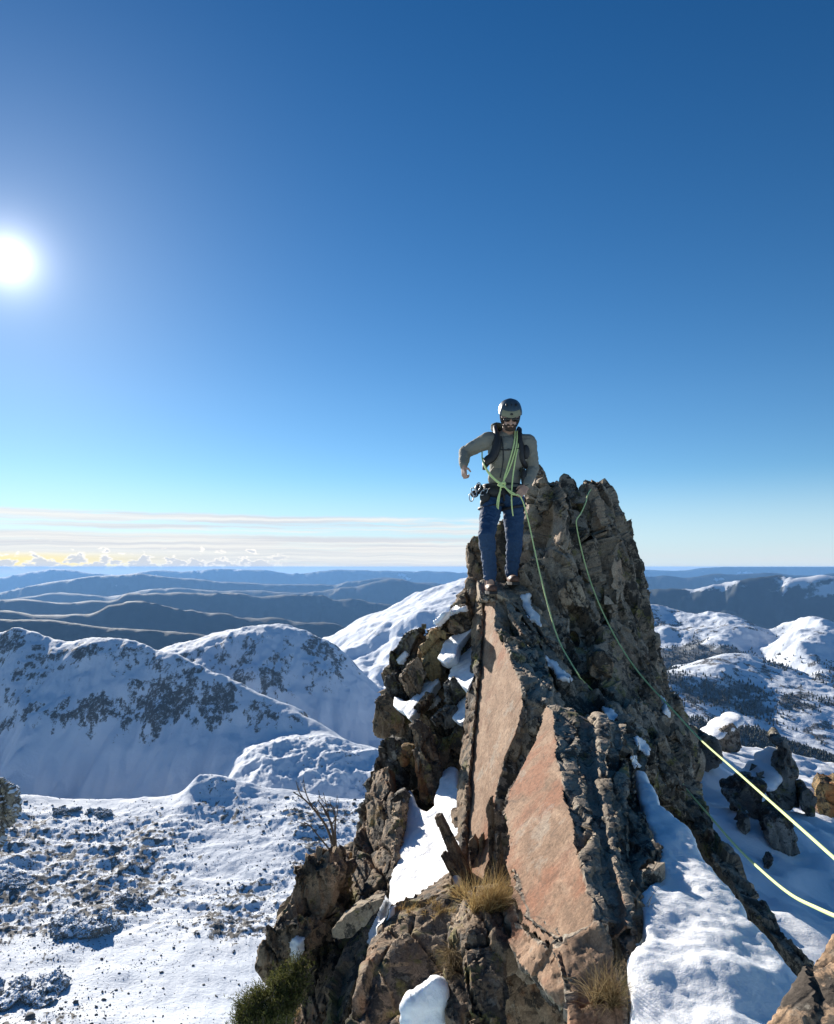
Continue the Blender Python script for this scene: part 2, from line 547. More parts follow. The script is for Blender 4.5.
# cumulus row
puff = w.noise(cvec(52, 105, 2.0), 1.0, 7, 0.60, 0.2)
tt = w.m('DIVIDE', w.m('SUBTRACT', Z, 0.001), 0.022)
envn = w.m('MULTIPLY', w.m('SUBTRACT', w.noise(cvec(15, 0, 5.0), 1.0, 3, 0.5), 0.5), 0.9)
thr = w.m('SUBTRACT', w.m('ADD', 0.40, w.m('MULTIPLY', tt, 0.20)), w.m('MULTIPLY', envn, 0.35))
dens = w.m('SUBTRACT', puff, thr)
cu = w.m('MULTIPLY', w.m('MULTIPLY', w.rng(dens, 0.0, 0.05), w.rng(Z, -0.006, 0.0)), w.rng(az, -0.24, -0.12, 1.0, 0.0))
lit = w.m('ADD', w.m('MULTIPLY', w.rng(dens, 0.0, 0.14, 1.0, 0.0), 0.65), w.m('MULTIPLY', tt, 0.35))
cuc = w.mix(w.rng(lit, 0.25, 0.8), (5.6, 6.1, 6.9), (10.5, 10.0, 9.2))
skyc = w.mix(w.m('MULTIPLY', cu, 0.92), skyc, cuc)
w.con(skyc, bg.inputs['Color'])
w.con(bg.outputs[0], outw.inputs['Surface'])

sl = bpy.data.lights.new('sun', 'SUN'); sl.energy = 4.9; sl.angle = math.radians(0.53); sl.color = (1.0, 0.93, 0.83)
so = bpy.data.objects.new('sun', sl); COL.objects.link(so)
so.rotation_euler = Vector(SUNV).to_track_quat('Z', 'Y').to_euler()
so.location = (-20, 30, 20)
# ---------------------------------------------------------------- far terrain: one ground sheet out to the horizon
def zrow(py, y):
    return P(417, py, y)[2]

CREST_SOFT = 6.0
UMAX = 1.05
nu_c = 900
uc = np.linspace(-0.64, 0.64, nu_c)
side = 0.64 + (UMAX - 0.64) * (np.linspace(0, 1, 60)[1:] ** 1.3)
U = np.concatenate([-side[::-1], uc, side])
ys = np.concatenate([np.geomspace(120, 600, 150)[:-1], np.geomspace(600, 4200, 620)[:-1], np.geomspace(4200, 46500, 320)])
NU, NY = len(U), len(ys)
UU, YY = np.meshgrid(U, ys)
u = UU.ravel(); y = YY.ravel(); x = u * y
pxu = 417 + FPX * u          # azimuth expressed as a column of the photograph (for the surveyed crest lines below)

pn = np.stack([x, y, np.zeros_like(x)], 1)
wx = fbm(pn / 420.0, 4); wy = fbm(pn / 420.0 + 31.0, 4)

def crest(pts, yy):
    """crest line surveyed as (column, row, distance) -> z and distance for every azimuth"""
    a = np.array(pts, dtype=float)
    g = np.arange(-500, 1400, 2.0)
    ker = np.exp(-0.5 * (np.arange(-24, 25, 2.0) / CREST_SOFT) ** 2); ker /= ker.sum()
    ly = np.interp(g, a[:, 0], a[:, 1]); ld = np.interp(g, a[:, 0], a[:, 2])
    ly = np.convolve(np.pad(ly, 12, 'edge'), ker, 'valid'); ld = np.convolve(np.pad(ld, 12, 'edge'), ker, 'valid')
    py = np.interp(pxq, g, ly); d = np.interp(pxq, g, ld)
    return np.array(zrow_v(py, d)), d

def zrow_v(py, d):
    py = np.where(d > 12000, np.maximum(py, 567.6), py)
    v = (512.0 - py) / FPX
    return (SP + v * CP) / (CP - v * SP) * d

def ridge(pts, front, back, warp=0.0, wob=0.0, wl=300.0, round_=0.0):
    global pxq
    q = u + warp * wx * 60.0 / y + 0.05 * fbm(np.stack([x / 260.0, y / 200.0, np.full_like(x, 5.5)], 1), 3) * np.clip(np.abs(y - pts[1][2]) / 260.0, 0, 1)
    pxq = 417 + FPX * q
    cz, d = crest(pts, y)
    dy = y + wob * wy - d
    if wl:
        # spurs and gullies running down the face
        sp = fbm(np.stack([x / wl, y / (wl * 3.0), np.full_like(x, pts[0][2] * 0.01)], 1), 3, ridged=True)
        f = front * (1 + 0.35 * sp)
    else:
        f = front
    h = np.where(dy < 0, -f * (np.sqrt(dy * dy + round_ ** 2) - round_), -back * (np.sqrt(dy * dy + (round_ * 0.5) ** 2) - round_ * 0.5))
    return cz + h

def smax(a, b, k):
    h = np.clip(0.5 + 0.5 * (a - b) / k, 0, 1)
    return b + (a - b) * h + k * h * (1 - h)

floor = np.interp(y, [100, 300, 500, 800, 950, 1050, 1500, 2200, 4000, 9000, 20000, 60000],
                     [-215, -250, -282, -300, -322, -335, -380, -430, -820, -1600, -2050, -2150])
# valley side: floor drops on the right of the ridge
floor = floor + np.interp(pxu, [200, 420, 640, 900], [0, -10, -30, -60]) * np.clip(y / 700, 0, 1)
z = floor
# low moraine humps in the lit valley
mor = [(-300, 806, 860), (0, 797, 865), (75, 800, 875), (130, 800, 885), (200, 795, 900), (290, 793, 900), (340, 800, 900), (500, 800, 900)]
z = smax(z, ridge(mor, 0.12, 0.75, 0.5, 25, 0, 12), 10)
kx = 905 * (208 - 417) / FPX
gx_ = (x - kx) / np.where(x < kx, 18.0, 60.0)
z = z + 24.0 * np.exp(-(gx_ ** 2 + ((y - 915) / np.where(y < 915, 55.0, 26.0)) ** 2 + 0.25 * fbm(np.stack([x / 22.0, y / 22.0, x * 0], 1), 3)) ** 1.0 * 1.0)
m2 = [(-300, 900, 1000), (150, 830, 1030), (205, 800, 1040), (232, 772, 1050), (252, 757, 1065), (268, 749, 1080), (285, 742, 1100), (315, 742, 1120), (345, 746, 1130), (372, 752, 1130), (390, 758, 1130), (500, 770, 1130)]
z = smax(z, ridge(m2, 0.22, 0.30, 0.3, 20, 80, 40), 8)
R1 = [(-500, 640, 1550), (-200, 634, 1500), (0, 634, 1430), (28, 627, 1420), (55, 637, 1410), (80, 642, 1400), (110, 640, 1390), (140, 643, 1370), (165, 652, 1340), (200, 668, 1300), (240, 688, 1250), (270, 705, 1210), (310, 730, 1160), (360, 760, 1120), (500, 800, 1100)]
z = smax(z, ridge(R1, 0.60, 0.42, 0.5, 60, 110, 16), 14)
R1b = [(-300, 720, 1700), (60, 690, 1750), (120, 665, 1800), (165, 648, 1820), (200, 641, 1840), (240, 629, 1860), (265, 626, 1870), (292, 628, 1880), (318, 638, 1880), (345, 656, 1860), (380, 690, 1820), (420, 730, 1780), (520, 770, 1750)]
z = smax(z, ridge(R1b, 0.55, 0.5, 0.4, 70, 160, 110), 22)
R2 = [(-300, 800, 2900), (200, 700, 2900), (300, 655, 2950), (320, 644, 3000), (345, 630, 3020), (375, 617, 3060), (400, 606, 3100), (430, 593, 3150), (452, 584, 3200), (480, 577, 3260), (520, 582, 3300), (600, 600, 3300), (700, 660, 3300), (1200, 700, 3300)]
z = smax(z, ridge(R2, 0.30, 0.35, 0.2, 40, 260, 420), 20)
R3 = [(-200, 760, 2800), (400, 690, 2800), (520, 620, 2750), (600, 601, 2700), (645, 604, 2620), (665, 611, 2560), (690, 616, 2480), (712, 615, 2440), (728, 617, 2420), (745, 626, 2400), (765, 633, 2360), (785, 626, 2300), (800, 619, 2270), (812, 618, 2250), (834, 624, 2230), (870, 632, 2200), (930, 620, 2200), (1200, 625, 2200)]
z = smax(z, ridge(R3, 0.24, 0.5, 0.3, 120, 220, 160), 25)
R3b = [(-200, 900, 1500), (500, 760, 1500), (600, 690, 1550), (660, 668, 1640), (720, 654, 1760), (770, 672, 1700), (834, 690, 1600), (900, 690, 1550), (1200, 700, 1500)]
z = smax(z, ridge(R3b, 0.20, 0.35, 0.4, 150, 200, 120), 25)
R3c = [(-200, 950, 1100), (520, 860, 1100), (640, 745, 1100), (680, 722, 1120), (740, 730, 1150), (790, 748, 1120), (834, 762, 1080), (1200, 780, 1000)]
z = smax(z, ridge(R3c, 0.24, 0.30, 0.4, 90, 160, 60), 18)
# blue ranges
D = [
 ([(-400, 622, 3900), (0, 620, 4000), (60, 622, 4050), (110, 629, 4100), (170, 633, 4100), (230, 640, 4100), (330, 650, 4200), (600, 690, 4200), (1300, 800, 4200)], 0.45, 0.4),
 ([(-400, 610, 5600), (0, 609, 5600), (40, 613, 5700), (85, 609, 5800), (110, 604, 5800), (138, 595, 5800), (160, 602, 5850), (200, 610, 5900), (260, 618, 6000), (330, 627, 6000), (500, 660, 6000), (1300, 800, 6000)], 0.4, 0.4),
 ([(-400, 598, 8600), (0, 599, 8600), (60, 603, 8700), (100, 604, 8800), (150, 596, 8900), (200, 594, 9000), (260, 600, 9200), (300, 598, 9300), (340, 604, 9400), (400, 611, 9500), (460, 612, 9500), (600, 640, 9500), (1300, 800, 9500)], 0.35, 0.4),
 ([(-400, 590, 14500), (120, 596, 14500), (160, 590, 14500), (200, 587, 14500), (260, 589, 14500), (300, 590, 14500), (330, 587, 14500), (352, 582, 14500), (372, 580, 14500), (390, 579, 14500), (410, 584, 14500), (440, 588, 14500), (500, 592, 15000), (620, 620, 15000), (1300, 800, 15000)], 0.4, 0.4),
 ([(-400, 590, 18000), (-60, 592, 18000), (0, 592, 18000), (30, 584, 18000), (60, 580, 18000), (95, 577, 18000), (130, 574, 18000), (165, 578, 18000), (230, 583, 18000), (330, 584, 18000), (370, 578, 18000), (392, 576, 18000), (415, 581, 18000), (440, 584, 18000), (520, 586, 18000), (700, 610, 18000), (1300, 800, 18000)], 0.3, 0.3),
 ([(-400, 573, 30000), (-60, 574, 30000), (0, 575, 30000), (35, 573, 30000), (60, 570, 30000), (85, 572, 30000), (120, 573, 30000), (160, 570.5, 30000), (185, 572, 30000), (215, 569.5, 30000), (250, 571, 30000), (290, 573, 30000), (330, 570.5, 30000), (370, 572, 30000), (420, 570, 30000), (470, 571, 30000), (540, 569.5, 30000), (600, 567, 30000), (650, 566.5, 30000), (672, 565, 30000), (700, 566, 30000), (735, 567, 30000), (765, 564.5, 30000), (800, 566, 30000), (834, 567, 30000), (1300, 566, 30000)], 0.3, 0.3),
 ([(-400, 800, 16000), (500, 620, 16000), (600, 582, 16000), (640, 578, 16000), (660, 575, 16000), (680, 577, 16000), (705, 574, 16000), (740, 576, 16000), (780, 575, 16000), (834, 578, 16000), (1300, 572, 16000)], 0.3, 0.3),
 ([(-400, 800, 7600), (500, 640, 7600), (580, 606, 7600), (640, 591, 7500), (672, 587, 7400), (700, 583, 7300), (725, 579, 7300), (740, 576, 7200), (757, 575, 7200), (775, 578, 7200), (800, 581, 7000), (815, 580, 7000), (834, 584, 6900), (900, 590, 6800), (1300, 580, 6800)], 0.5, 0.5),
]
for i, (pts, f, b) in enumerate(D):
    f = max(f, 0.62)
    d0 = pts[1][2]
    z = smax(z, ridge(pts, f, b, 0.0, 0.008 * d0, d0 * 0.11, d0 * 0.012), d0 * 0.004)
# relief at every scale the distance can show
big = fbm(pn / 190.0, 5, ridged=True)
z = z + (big - 0.2) * np.interp(y, [120, 500, 900, 1300, 2500, 4000, 12000], [1, 2.5, 4.5, 8, 15, 8, 0]) * np.interp(pxu, [250, 520], [1.0, 1.25])
z = z + fbm(pn / np.interp(y, [3000, 30000], [1100, 3800])[:, None] + 3, 4, gain=0.45) * np.interp(y, [3300, 5000, 9000, 18000, 40000], [0, 150, 240, 300, 330])
fine = fbm(np.stack([x / 26.0, y / 26.0, x * 0], 1), 5, gain=0.58)
z = z + fine * np.interp(y, [120, 700, 1100, 2500, 6000], [2.2, 3.2, 1.6, 4.0, 0]) 
rough = fbm(np.stack([x / 6.5, y / 6.5, x * 0 + 4], 1), 3, gain=0.6)
field = sstep(-0.35, 0.2, fbm(np.stack([x / 130.0, y / 200.0, x * 0 + 9], 1), 3)) * np.interp(y, [120, 300, 880, 940], [0.8, 1, 1, 0]) * np.interp(pxu, [330, 420], [1, 0.3])
z = z + sstep(1150, 1300, y) * sstep(2100, 1900, y) * sstep(430, 380, pxu) * 6.0 * (fbm(np.stack([x / 55.0, y / 90.0, x * 0 + 8], 1), 4, ridged=True, gain=0.6) - 0.2)
hump = sstep(225, 250, pxu) * sstep(420, 390, pxu) * sstep(940, 1000, y) * sstep(1160, 1110, y)
z = z + hump * (9.0 * fbm(np.stack([x / 48.0, y / 60.0, x * 0 + 2], 1), 4, ridged=True) + 2.5 * rough)
z = np.where(y > 9000, np.minimum(z, 8.0), z)
z = z + rough * field * 2.6 + 5.5 * field * fbm(np.stack([x / 55.0, y / 40.0, x * 0 + 14], 1), 3, ridged=True)
V = np.stack([x, y, z], 1)
ii = np.arange(NU * NY).reshape(NY, NU)
F = np.stack([ii[:-1, :-1], ii[:-1, 1:], ii[1:, 1:], ii[1:, :-1]], -1).reshape(-1, 4)
Nn = vnormals(V, F)
slope = Nn[:, 2]
# where rock shows through the snow, and where forest stands
nr = fbm(np.stack([x / 34.0, y / 34.0, z / 30.0], 1), 5, gain=0.6)
nr2 = fbm(np.stack([x / 170.0, y / 170.0, z / 90.0], 1), 3)
r1face = sstep(1080, 1180, y) * sstep(2200, 2000, y) * sstep(470, 380, pxu)
hgt = sstep(-330, -215, z)
nst = fbm(np.stack([x / 13.0 + z / 30.0, y / 40.0, z / 24.0], 1), 5, gain=0.66)
ribs = fbm(np.stack([x / 42.0 + 0.5 * wx, y / 170.0, z / 260.0], 1), 4, gain=0.55)
rock = sstep(-0.05, 0.50, 0.5 * ribs + 0.65 * nst + 0.4 * nr + 0.45 * nr2 + 0.62 * hgt - 0.28) * r1face * np.clip((0.975 - slope) * 9, 0.1, 1)
bf = sstep(-0.05, 0.40, rough + 0.6 * nr + 0.5 * (field - 0.6)) * np.interp(y, [120, 860, 930, 1090, 1120], [1, 1, .35, .35, 0]) * sstep(430, 380, pxu)
rock *= 0.54
rock = np.maximum(rock, bf * 0.58)
rock = np.maximum(rock, hump * sstep(0.0, 0.35, rough + 0.4 * nr) * 0.46)
right = sstep(560, 630, pxu) * sstep(900, 1000, y) * sstep(4000, 3200, y)
rock = np.maximum(rock, sstep(0.18, 0.42, nr + 0.6 * nr2 + 0.15) * right * 0.52)
rock = np.maximum(rock, sstep(0.25, 0.5, nr + nr2) * sstep(2300, 2600, y) * sstep(4000, 3500, y) * sstep(0.97, 0.92, slope) * 0.42)
nf = fbm(np.stack([x / 240.0, y / 240.0, x * 0 + 3], 1), 4)
forest_small = sstep(-0.12, 0.22, nf + 0.25 * nr + np.interp(z, [-420, -330, -230, -170], [0.35, 0.2, -0.05, -0.5])) * right
far = sstep(3300, 3700, y)
nfar = fbm(np.stack([x / 900.0, y / 900.0, z / 260.0], 1), 5)
snowy = sstep(0.12, 0.40, nfar + 0.42 * sstep(600, 660, pxu) * sstep(6300, 6700, y) * sstep(9000, 8000, y) + np.interp(z / np.maximum(y, 1) * 1000, [-60, -30, -12], [-0.5, -0.28, 0.02]))
me = mesh_arrays('mountain_terrain', V, F)
set_attr(me, 'rock', rock); set_attr(me, 'far', far); set_attr(me, 'snowy', snowy); set_attr(me, 'wood', forest_small)
smooth(me)

def terrain_material():
    mt, t, bs = material('snowy_mountain')
    pos = t.new('ShaderNodeNewGeometry').outputs['Position']
    rk = t.attr('rock'); fa = t.attr('far'); sn = t.attr('snowy'); wd = t.attr('wood')
    n1 = t.noise(pos, 0.11, 7, 0.72)
    n2 = t.noise(pos, 0.45, 6, 0.7)
    snow = t.ramp(t.noise(pos, 0.02, 5), [(0.3, (0.66, 0.715, 0.785)), (0.7, (0.76, 0.795, 0.84))])
    rcol = t.ramp(n2, [(0.3, (0.055, 0.052, 0.048)), (0.6, (0.13, 0.118, 0.10)), (0.75, (0.20, 0.18, 0.15))])
    n3 = t.noise(t.mapv(pos, (1.0, 0.45, 0.6)), 0.22, 5, 0.75)
    mk = t.rng(t.m('ADD', t.m('MULTIPLY', rk, 0.62), t.m('MULTIPLY', t.m('ADD', t.m('ADD', n1, n2), n3), 0.40)), 0.82, 0.93)
    col = t.mix(mk, snow, rcol)
    wk = t.rng(t.m('ADD', t.m('MULTIPLY', wd, 0.42), t.m('MULTIPLY', t.m('ADD', n1, n2), 0.5)), 0.72, 0.86, 0, 0.85)
    col = t.mix(wk, col, (0.045, 0.044, 0.034))
    nf_ = t.noise(pos, 0.012, 7, 0.7)
    fcol = t.ramp(nf_, [(0.35, (0.018, 0.026, 0.022)), (0.60, (0.028, 0.034, 0.030)), (0.8, (0.06, 0.054, 0.042))])
    fs = t.rng(t.m('ADD', sn, t.m('MULTIPLY', t.m('SUBTRACT', nf_, 0.5), 1.6)), 0.55, 0.8, 0, 0.9)
    fcol = t.mix(fs, fcol, (0.72, 0.74, 0.77))
    col = t.mix(fa, col, fcol)
    t.con(col, bs.inputs['Base Color'])
    bs.inputs['Roughness'].default_value = 0.8
    bs.inputs['Specular IOR Level'].default_value = 0.15
    h = t.m('ADD', t.m('MULTIPLY', n1, 2.0), t.m('MULTIPLY', n2, 0.6))
    bump(t, bs, h, 0.55, 1.6)
    return mt
terrain = link('mountain_terrain', me, terrain_material())
tag(terrain, kind='structure')

# height lookup for things that stand on it
Zg = V[:, 2].reshape(NY, NU)
def ground_z(xx, yy_):
    uu = xx / yy_
    fi = np.interp(yy_, ys, np.arange(NY)); fj = np.interp(uu, U, np.arange(NU))
    i0 = np.clip(fi.astype(int), 0, NY - 2); j0 = np.clip(fj.astype(int), 0, NU - 2)
    a = fi - i0; b = fj - j0
    return (Zg[i0, j0] * (1 - a) * (1 - b) + Zg[i0 + 1, j0] * a * (1 - b) + Zg[i0, j0 + 1] * (1 - a) * b + Zg[i0 + 1, j0 + 1] * a * b)

# ---------------------------------------------------------------- far woods on the right-hand slopes: read as one mass of specks
def woods():
    rs = np.random.RandomState(3)
    n = 60000
    yy_ = np.exp(rs.uniform(np.log(1020), np.log(3000), n)); uu = rs.uniform(0.2, 0.95, n)
    fi = np.interp(yy_, ys, np.arange(NY)).astype(int); fj = np.interp(uu, U, np.arange(NU)).astype(int)
    fw = forest_small.reshape(NY, NU)[fi, fj]
    keep = rs.rand(n) < fw * 0.55
    xx = (uu * yy_)[keep]; yy_ = yy_[keep]
    zz = ground_z(xx, yy_)
    m = len(xx)
    h = rs.uniform(4, 9, m); r = h * rs.uniform(0.2, 0.3, m)
    k = 5
    Vt = []; Ft = []
    ang0 = rs.uniform(0, 6.28, m)
    rings = [(0.08, 0.35), (0.2, 1.0), (0.55, 0.6), (1.0, 0.03)]
    for hh, rr in rings:
        for j in range(k):
            a_ = ang0 + 2 * math.pi * j / k + hh * 2
            jr = r * rr * rs.uniform(0.7, 1.25, m)
            Vt.append(np.stack([xx + jr * np.cos(a_), yy_ + jr * np.sin(a_), zz - 0.5 + h * hh], 1))
    Vt = np.stack(Vt, 1)     # m, 20, 3
    base = (np.arange(m) * (k * len(rings)))[:, None]
    for a_ in range(len(rings) - 1):
        for j in range(k):
            j2 = (j + 1) % k
            Ft.append(np.array([[a_ * k + j, a_ * k + j2, (a_ + 1) * k + j2, (a_ + 1) * k + j]]) + base)
    Ft = np.stack(Ft, 1).reshape(-1, 4)
    me = mesh_arrays('forest', Vt.reshape(-1, 3), Ft)
    mt = simple_mat('dark_conifers', (0.034, 0.038, 0.024), 0.9, 0.4, 0.3)
    o = link('forest', me, mt)
    tag(o, 'far dark conifer forest speckling the snowy slopes right of the pinnacle', 'forest', kind='stuff')
woods()

# ---------------------------------------------------------------- boulder field in the valley below on the left
def boulder_field():
    rs = np.random.RandomState(8)
    n = 60000
    yy_ = np.exp(rs.uniform(np.log(360), np.log(930), n)); uu = rs.uniform(-0.8, 0.05, n)
    fi = np.interp(yy_, ys, np.arange(NY)).astype(int); fj = np.interp(uu, U, np.arange(NU)).astype(int)
    fw = field.reshape(NY, NU)[fi, fj]
    keep = rs.rand(n) < fw * 0.55 + 0.05
    xx = (uu * yy_)[keep]; yy_ = yy_[keep]; m = len(xx)
    zz = ground_z(xx, yy_)
    s = np.clip(rs.pareto(3.2, m) * 0.46 + 0.32, 0, 5.0) * np.interp(yy_, [360, 900], [0.75, 1.15])
    bm = bmesh.new(); bmesh.ops.create_cube(bm, size=1.0)
    bmesh.ops.subdivide_edges(bm, edges=bm.edges[:], cuts=1, use_grid_fill=True)
    cv = np.array([v.co[:] for v in bm.verts]); cf = np.array([[v.index for v in f.verts] for f in bm.faces]); bm.free()
    cv = cv / np.linalg.norm(cv, axis=1)[:, None] * 0.5 + cv * 0.35
    Vb = cv[None] * rs.uniform(0.6, 1.5, (m, 1, 3)) + rs.normal(0, 0.09, (m, len(cv), 3))
    a_ = rs.uniform(0, 6.28, m); c_, s_ = np.cos(a_)[:, None], np.sin(a_)[:, None]
    X_ = Vb[:, :, 0] * c_ - Vb[:, :, 1] * s_; Y_ = Vb[:, :, 0] * s_ + Vb[:, :, 1] * c_
    Vb = np.stack([X_, Y_, Vb[:, :, 2]], 2) * s[:, None, None] + np.stack([xx, yy_, zz], 1)[:, None, :]
    Fb = (cf[None] + (np.arange(m) * len(cv))[:, None, None]).reshape(-1, 4)
    me = mesh_arrays('boulder_field', Vb.reshape(-1, 3), Fb)
    mt = simple_mat('valley_stone', (0.085, 0.080, 0.072), 0.9, 0.5, 0.15)
    o = link('boulder_field', me, mt)
    tag(o, 'countless dark stones strewn over the sunlit snowy valley floor', 'boulder field', kind='stuff')
boulder_field()

# ---------------------------------------------------------------- air
def haze():
    x0, x1, y0, y1, z0, z1 = -50000, 50000, -60, 47000, -2600, 14
    Vh = [(x0, y0, z0), (x1, y0, z0), (x1, y1, z0), (x0, y1, z0), (x0, y0, z1), (x1, y0, z1), (x1, y1, z1), (x0, y1, z1)]
    Fh = [(0, 3, 2, 1), (4, 5, 6, 7), (0, 1, 5, 4), (1, 2, 6, 5), (2, 3, 7, 6), (3, 0, 4, 7)]
    o = build('haze', [(np.array(Vh, float), Fh)], None, None, False)
    mt = bpy.data.materials.new('air'); mt.use_nodes = True
    t = NT(mt.node_tree)
    for nd in list(t.n): t.n.remove(nd)
    out = t.new('ShaderNodeOutputMaterial'); pv = t.new('ShaderNodeVolumePrincipled')
    pv.inputs['Color'].default_value = (0.25, 0.53, 0.98, 1)
    pv.inputs['Density'].default_value = HAZE_DENSITY
    pv.inputs['Anisotropy'].default_value = 0.1
    try: pv.inputs['Density Attribute'].default_value = ''
    except Exception: pass
    t.l.new(pv.outputs[0], out.inputs['Volume'])
    try: mt.cycles.homogeneous_volume = True
    except Exception: pass
    o.data.materials.append(mt)
    tag(o, kind='stuff')
HAZE_DENSITY = 2.7e-5
haze()
# ---------------------------------------------------------------- rock materials
M_TOWER = rock_mat('lichened_gneiss', [(0.16, 0.128, 0.094), (0.29, 0.24, 0.182), (0.43, 0.365, 0.285), (0.205, 0.168, 0.128)], lichen=0.36, pale=0.5, yellow=0.30, orange=0.12,
                   fresh=[(0.30, 0.22, 0.15), (0.40, 0.31, 0.22), (0.46, 0.37, 0.28), (0.36, 0.25, 0.17)], grain=1.1)
M_SLAB = rock_mat('cleaved_gneiss', [(0.20, 0.158, 0.115), (0.35, 0.285, 0.215), (0.50, 0.42, 0.325), (0.265, 0.215, 0.16)], lichen=0.20, pale=0.85, yellow=0.15, orange=0.1,
                  fresh=[(0.20, 0.118, 0.070), (0.305, 0.19, 0.118), (0.40, 0.27, 0.178), (0.29, 0.12, 0.062)], grain=0.9)
M_FLANK = rock_mat('brown_gneiss', [(0.15, 0.100, 0.062), (0.28, 0.20, 0.132), (0.42, 0.32, 0.22), (0.19, 0.135, 0.088)], lichen=0.32, pale=0.35, yellow=0.30, orange=0.30, grain=1.0)
M_GOLD = rock_mat('ochre_or_sunlit_gneiss', [(0.20, 0.13, 0.06), (0.36, 0.25, 0.11), (0.46, 0.34, 0.17), (0.24, 0.16, 0.08)], lichen=0.2, pale=0.3, yellow=0.0, orange=0.6, grain=1.0)  # ochre stone; also paints sunlight into the boulder at the right edge
M_GREY = rock_mat('grey_gneiss', [(0.12, 0.112, 0.098), (0.21, 0.195, 0.17), (0.32, 0.30, 0.26), (0.16, 0.148, 0.128)], lichen=0.4, pale=0.3, yellow=0.25, orange=0.05, grain=1.0)
M_NEAR = rock_mat('speckled_granite', [(0.26, 0.16, 0.09), (0.40, 0.26, 0.155), (0.50, 0.35, 0.225), (0.28, 0.18, 0.11)], lichen=0.30, pale=0.35, yellow=0.05, orange=0.25, grain=1.2, bdist=0.008)
M_SNOW = snow_mat('snow')

JROT = np.array(Matrix.Rotation(0.35, 3, 'Y') @ Matrix.Rotation(0.25, 3, 'X'))

FRACT = 0.62
def rocky(V, N, facet=0.05, size=0.35, crack=0.03, rough=0.015, seed=0, stretch=(1.5, 1.0, 0.6)):
    q = V @ JROT.T * np.array(stretch) + seed * 3.17
    q = q + 0.035 * np.stack([fbm(V * 2.6 + k * 9 + seed, 3) for k in range(3)], 1)
    facet = facet * FRACT
    d = np.zeros(len(V))
    for s, a, ck in ((size * 1.25, facet * 1.15, crack), (size * 0.5, facet * 0.42, crack * 0.25), (size * 0.2, facet * 0.17, 0.0), (size * 0.085, facet * 0.06, 0.0)):
        f1, f2, cid, cd = voronoi(q / s + s * 50)
        rv = _rv[cid]
        pl = ((rv[:, :3] - 0.5) * 2.2 * cd).sum(1)
        d += a * ((rv[:, 3] - 0.5) * 0.75 + pl)
        if ck:
            d -= ck * np.exp(-((f2 - f1) / 0.05) ** 2) * sstep(0.35, 0.6, rv[:, 1])
    d += rough * 0.45 * fbm(V * 9.0 + seed, 4, gain=0.6)
    d += rough * 1.6 * fbm(V * 1.7 + seed * 2, 2)
    return V + N * d[:, None]

def rock(name, solids, mat, voxel=0.02, parent=None, fresh_dir=None, fresh_lim=(0.6, 0.85), soften=0, fresh_damp=0.15, fresh_fn=None, **kw):
    V, N, F = remesh(solids, voxel)
    if soften:
        V = laplace(V, F, soften, 0.5); N = vnormals(V, F)
    fr = None
    if fresh_dir is not None:
        Ns = vnormals(laplace(V, F, 3, 0.6), F)
        fr = sstep(fresh_lim[0], fresh_lim[1], Ns @ np.array(fresh_dir))
        if fresh_fn is not None: fr = fr * fresh_fn(V)
        # flat cleavage faces are hardly broken, weathered ones are
        k = 1 - fr * (1 - fresh_damp)
        V2 = rocky(V, N, **kw)
        V = V + (V2 - V) * k[:, None]
    else:
        V = rocky(V, N, **kw)
    me = mesh_arrays(name, V, F)
    if fr is not None:
        noise_edge = fbm(V * 9.0, 4)
        set_attr(me, 'fresh', sstep(0.35, 0.65, fr + 0.55 * noise_edge * (fr < 0.999) + 0.22 * noise_edge))
    smooth(me)
    try: me.set_sharp_from_angle(angle=math.radians(34))
    except Exception: pass
    o = link(name, me, mat, None)
    rebase(o)
    if parent is not None:
        o.location = o.location - parent.location
        o.parent = parent
    return o

BACK = (0.05, 0.45, -0.05)

# ---------------------------------------------------------------- the pinnacle (one thing, its masses are its parts)
pin = empty('rock_pinnacle', tuple(P(520, 800, 6.0)), 'jagged rock pinnacle with pale cleaved slabs rising to a lichened tower behind the climber', 'rock pinnacle')

# summit tower
tower_out = [(541, 486, 7.75), (548, 474, 7.9), (556, 480, 7.9), (566, 484, 7.95), (577, 490, 8.0), (586, 479, 8.2), (600, 476, 8.3), (611, 482, 8.3), (615, 496, 8.25), (625, 516, 8.2), (623, 532, 8.15), (636, 546, 8.1), (640, 572, 8.05), (646, 600, 8.0), (650, 630, 7.85), (660, 665, 7.65), (673, 705, 7.35), (690, 745, 7.0), (702, 790, 6.7), (660, 800, 6.3), (620, 750, 6.4), (590, 705, 6.7), (560, 655, 7.1), (545, 605, 7.45), (536, 565, 7.65), (531, 540, 7.75), (533, 510, 7.75)]
main = prism(poly(jag(tower_out, 3.0, 7, 1)), (0.35, 1.1, -0.1), 0.92)
lit_col = prism(poly([(540, 484, 8.0), (549, 474, 7.85), (560, 490, 7.5), (567, 512, 7.25), (564, 540, 7.15), (552, 556, 7.2), (538, 556, 7.6), (531, 536, 7.95), (532, 510, 8.05)]), (0.3, 0.5, 0.0), 1.0)
rib_r = prism(poly([(588, 481, 8.0), (602, 479, 8.05), (612, 492, 8.0), (622, 530, 7.9), (634, 550, 7.85), (640, 590, 7.75), (650, 640, 7.55), (668, 700, 7.2), (650, 720, 6.95), (626, 680, 7.1), (612, 630, 7.35), (604, 570, 7.6), (592, 520, 7.8)]), (0.2, 0.6, 0))
mid_l = prism(poly([(560, 560, 7.4), (584, 540, 7.55), (600, 590, 7.4), (596, 640, 7.05), (580, 650, 6.95), (566, 610, 7.2)]), (0.1, 0.5, 0))
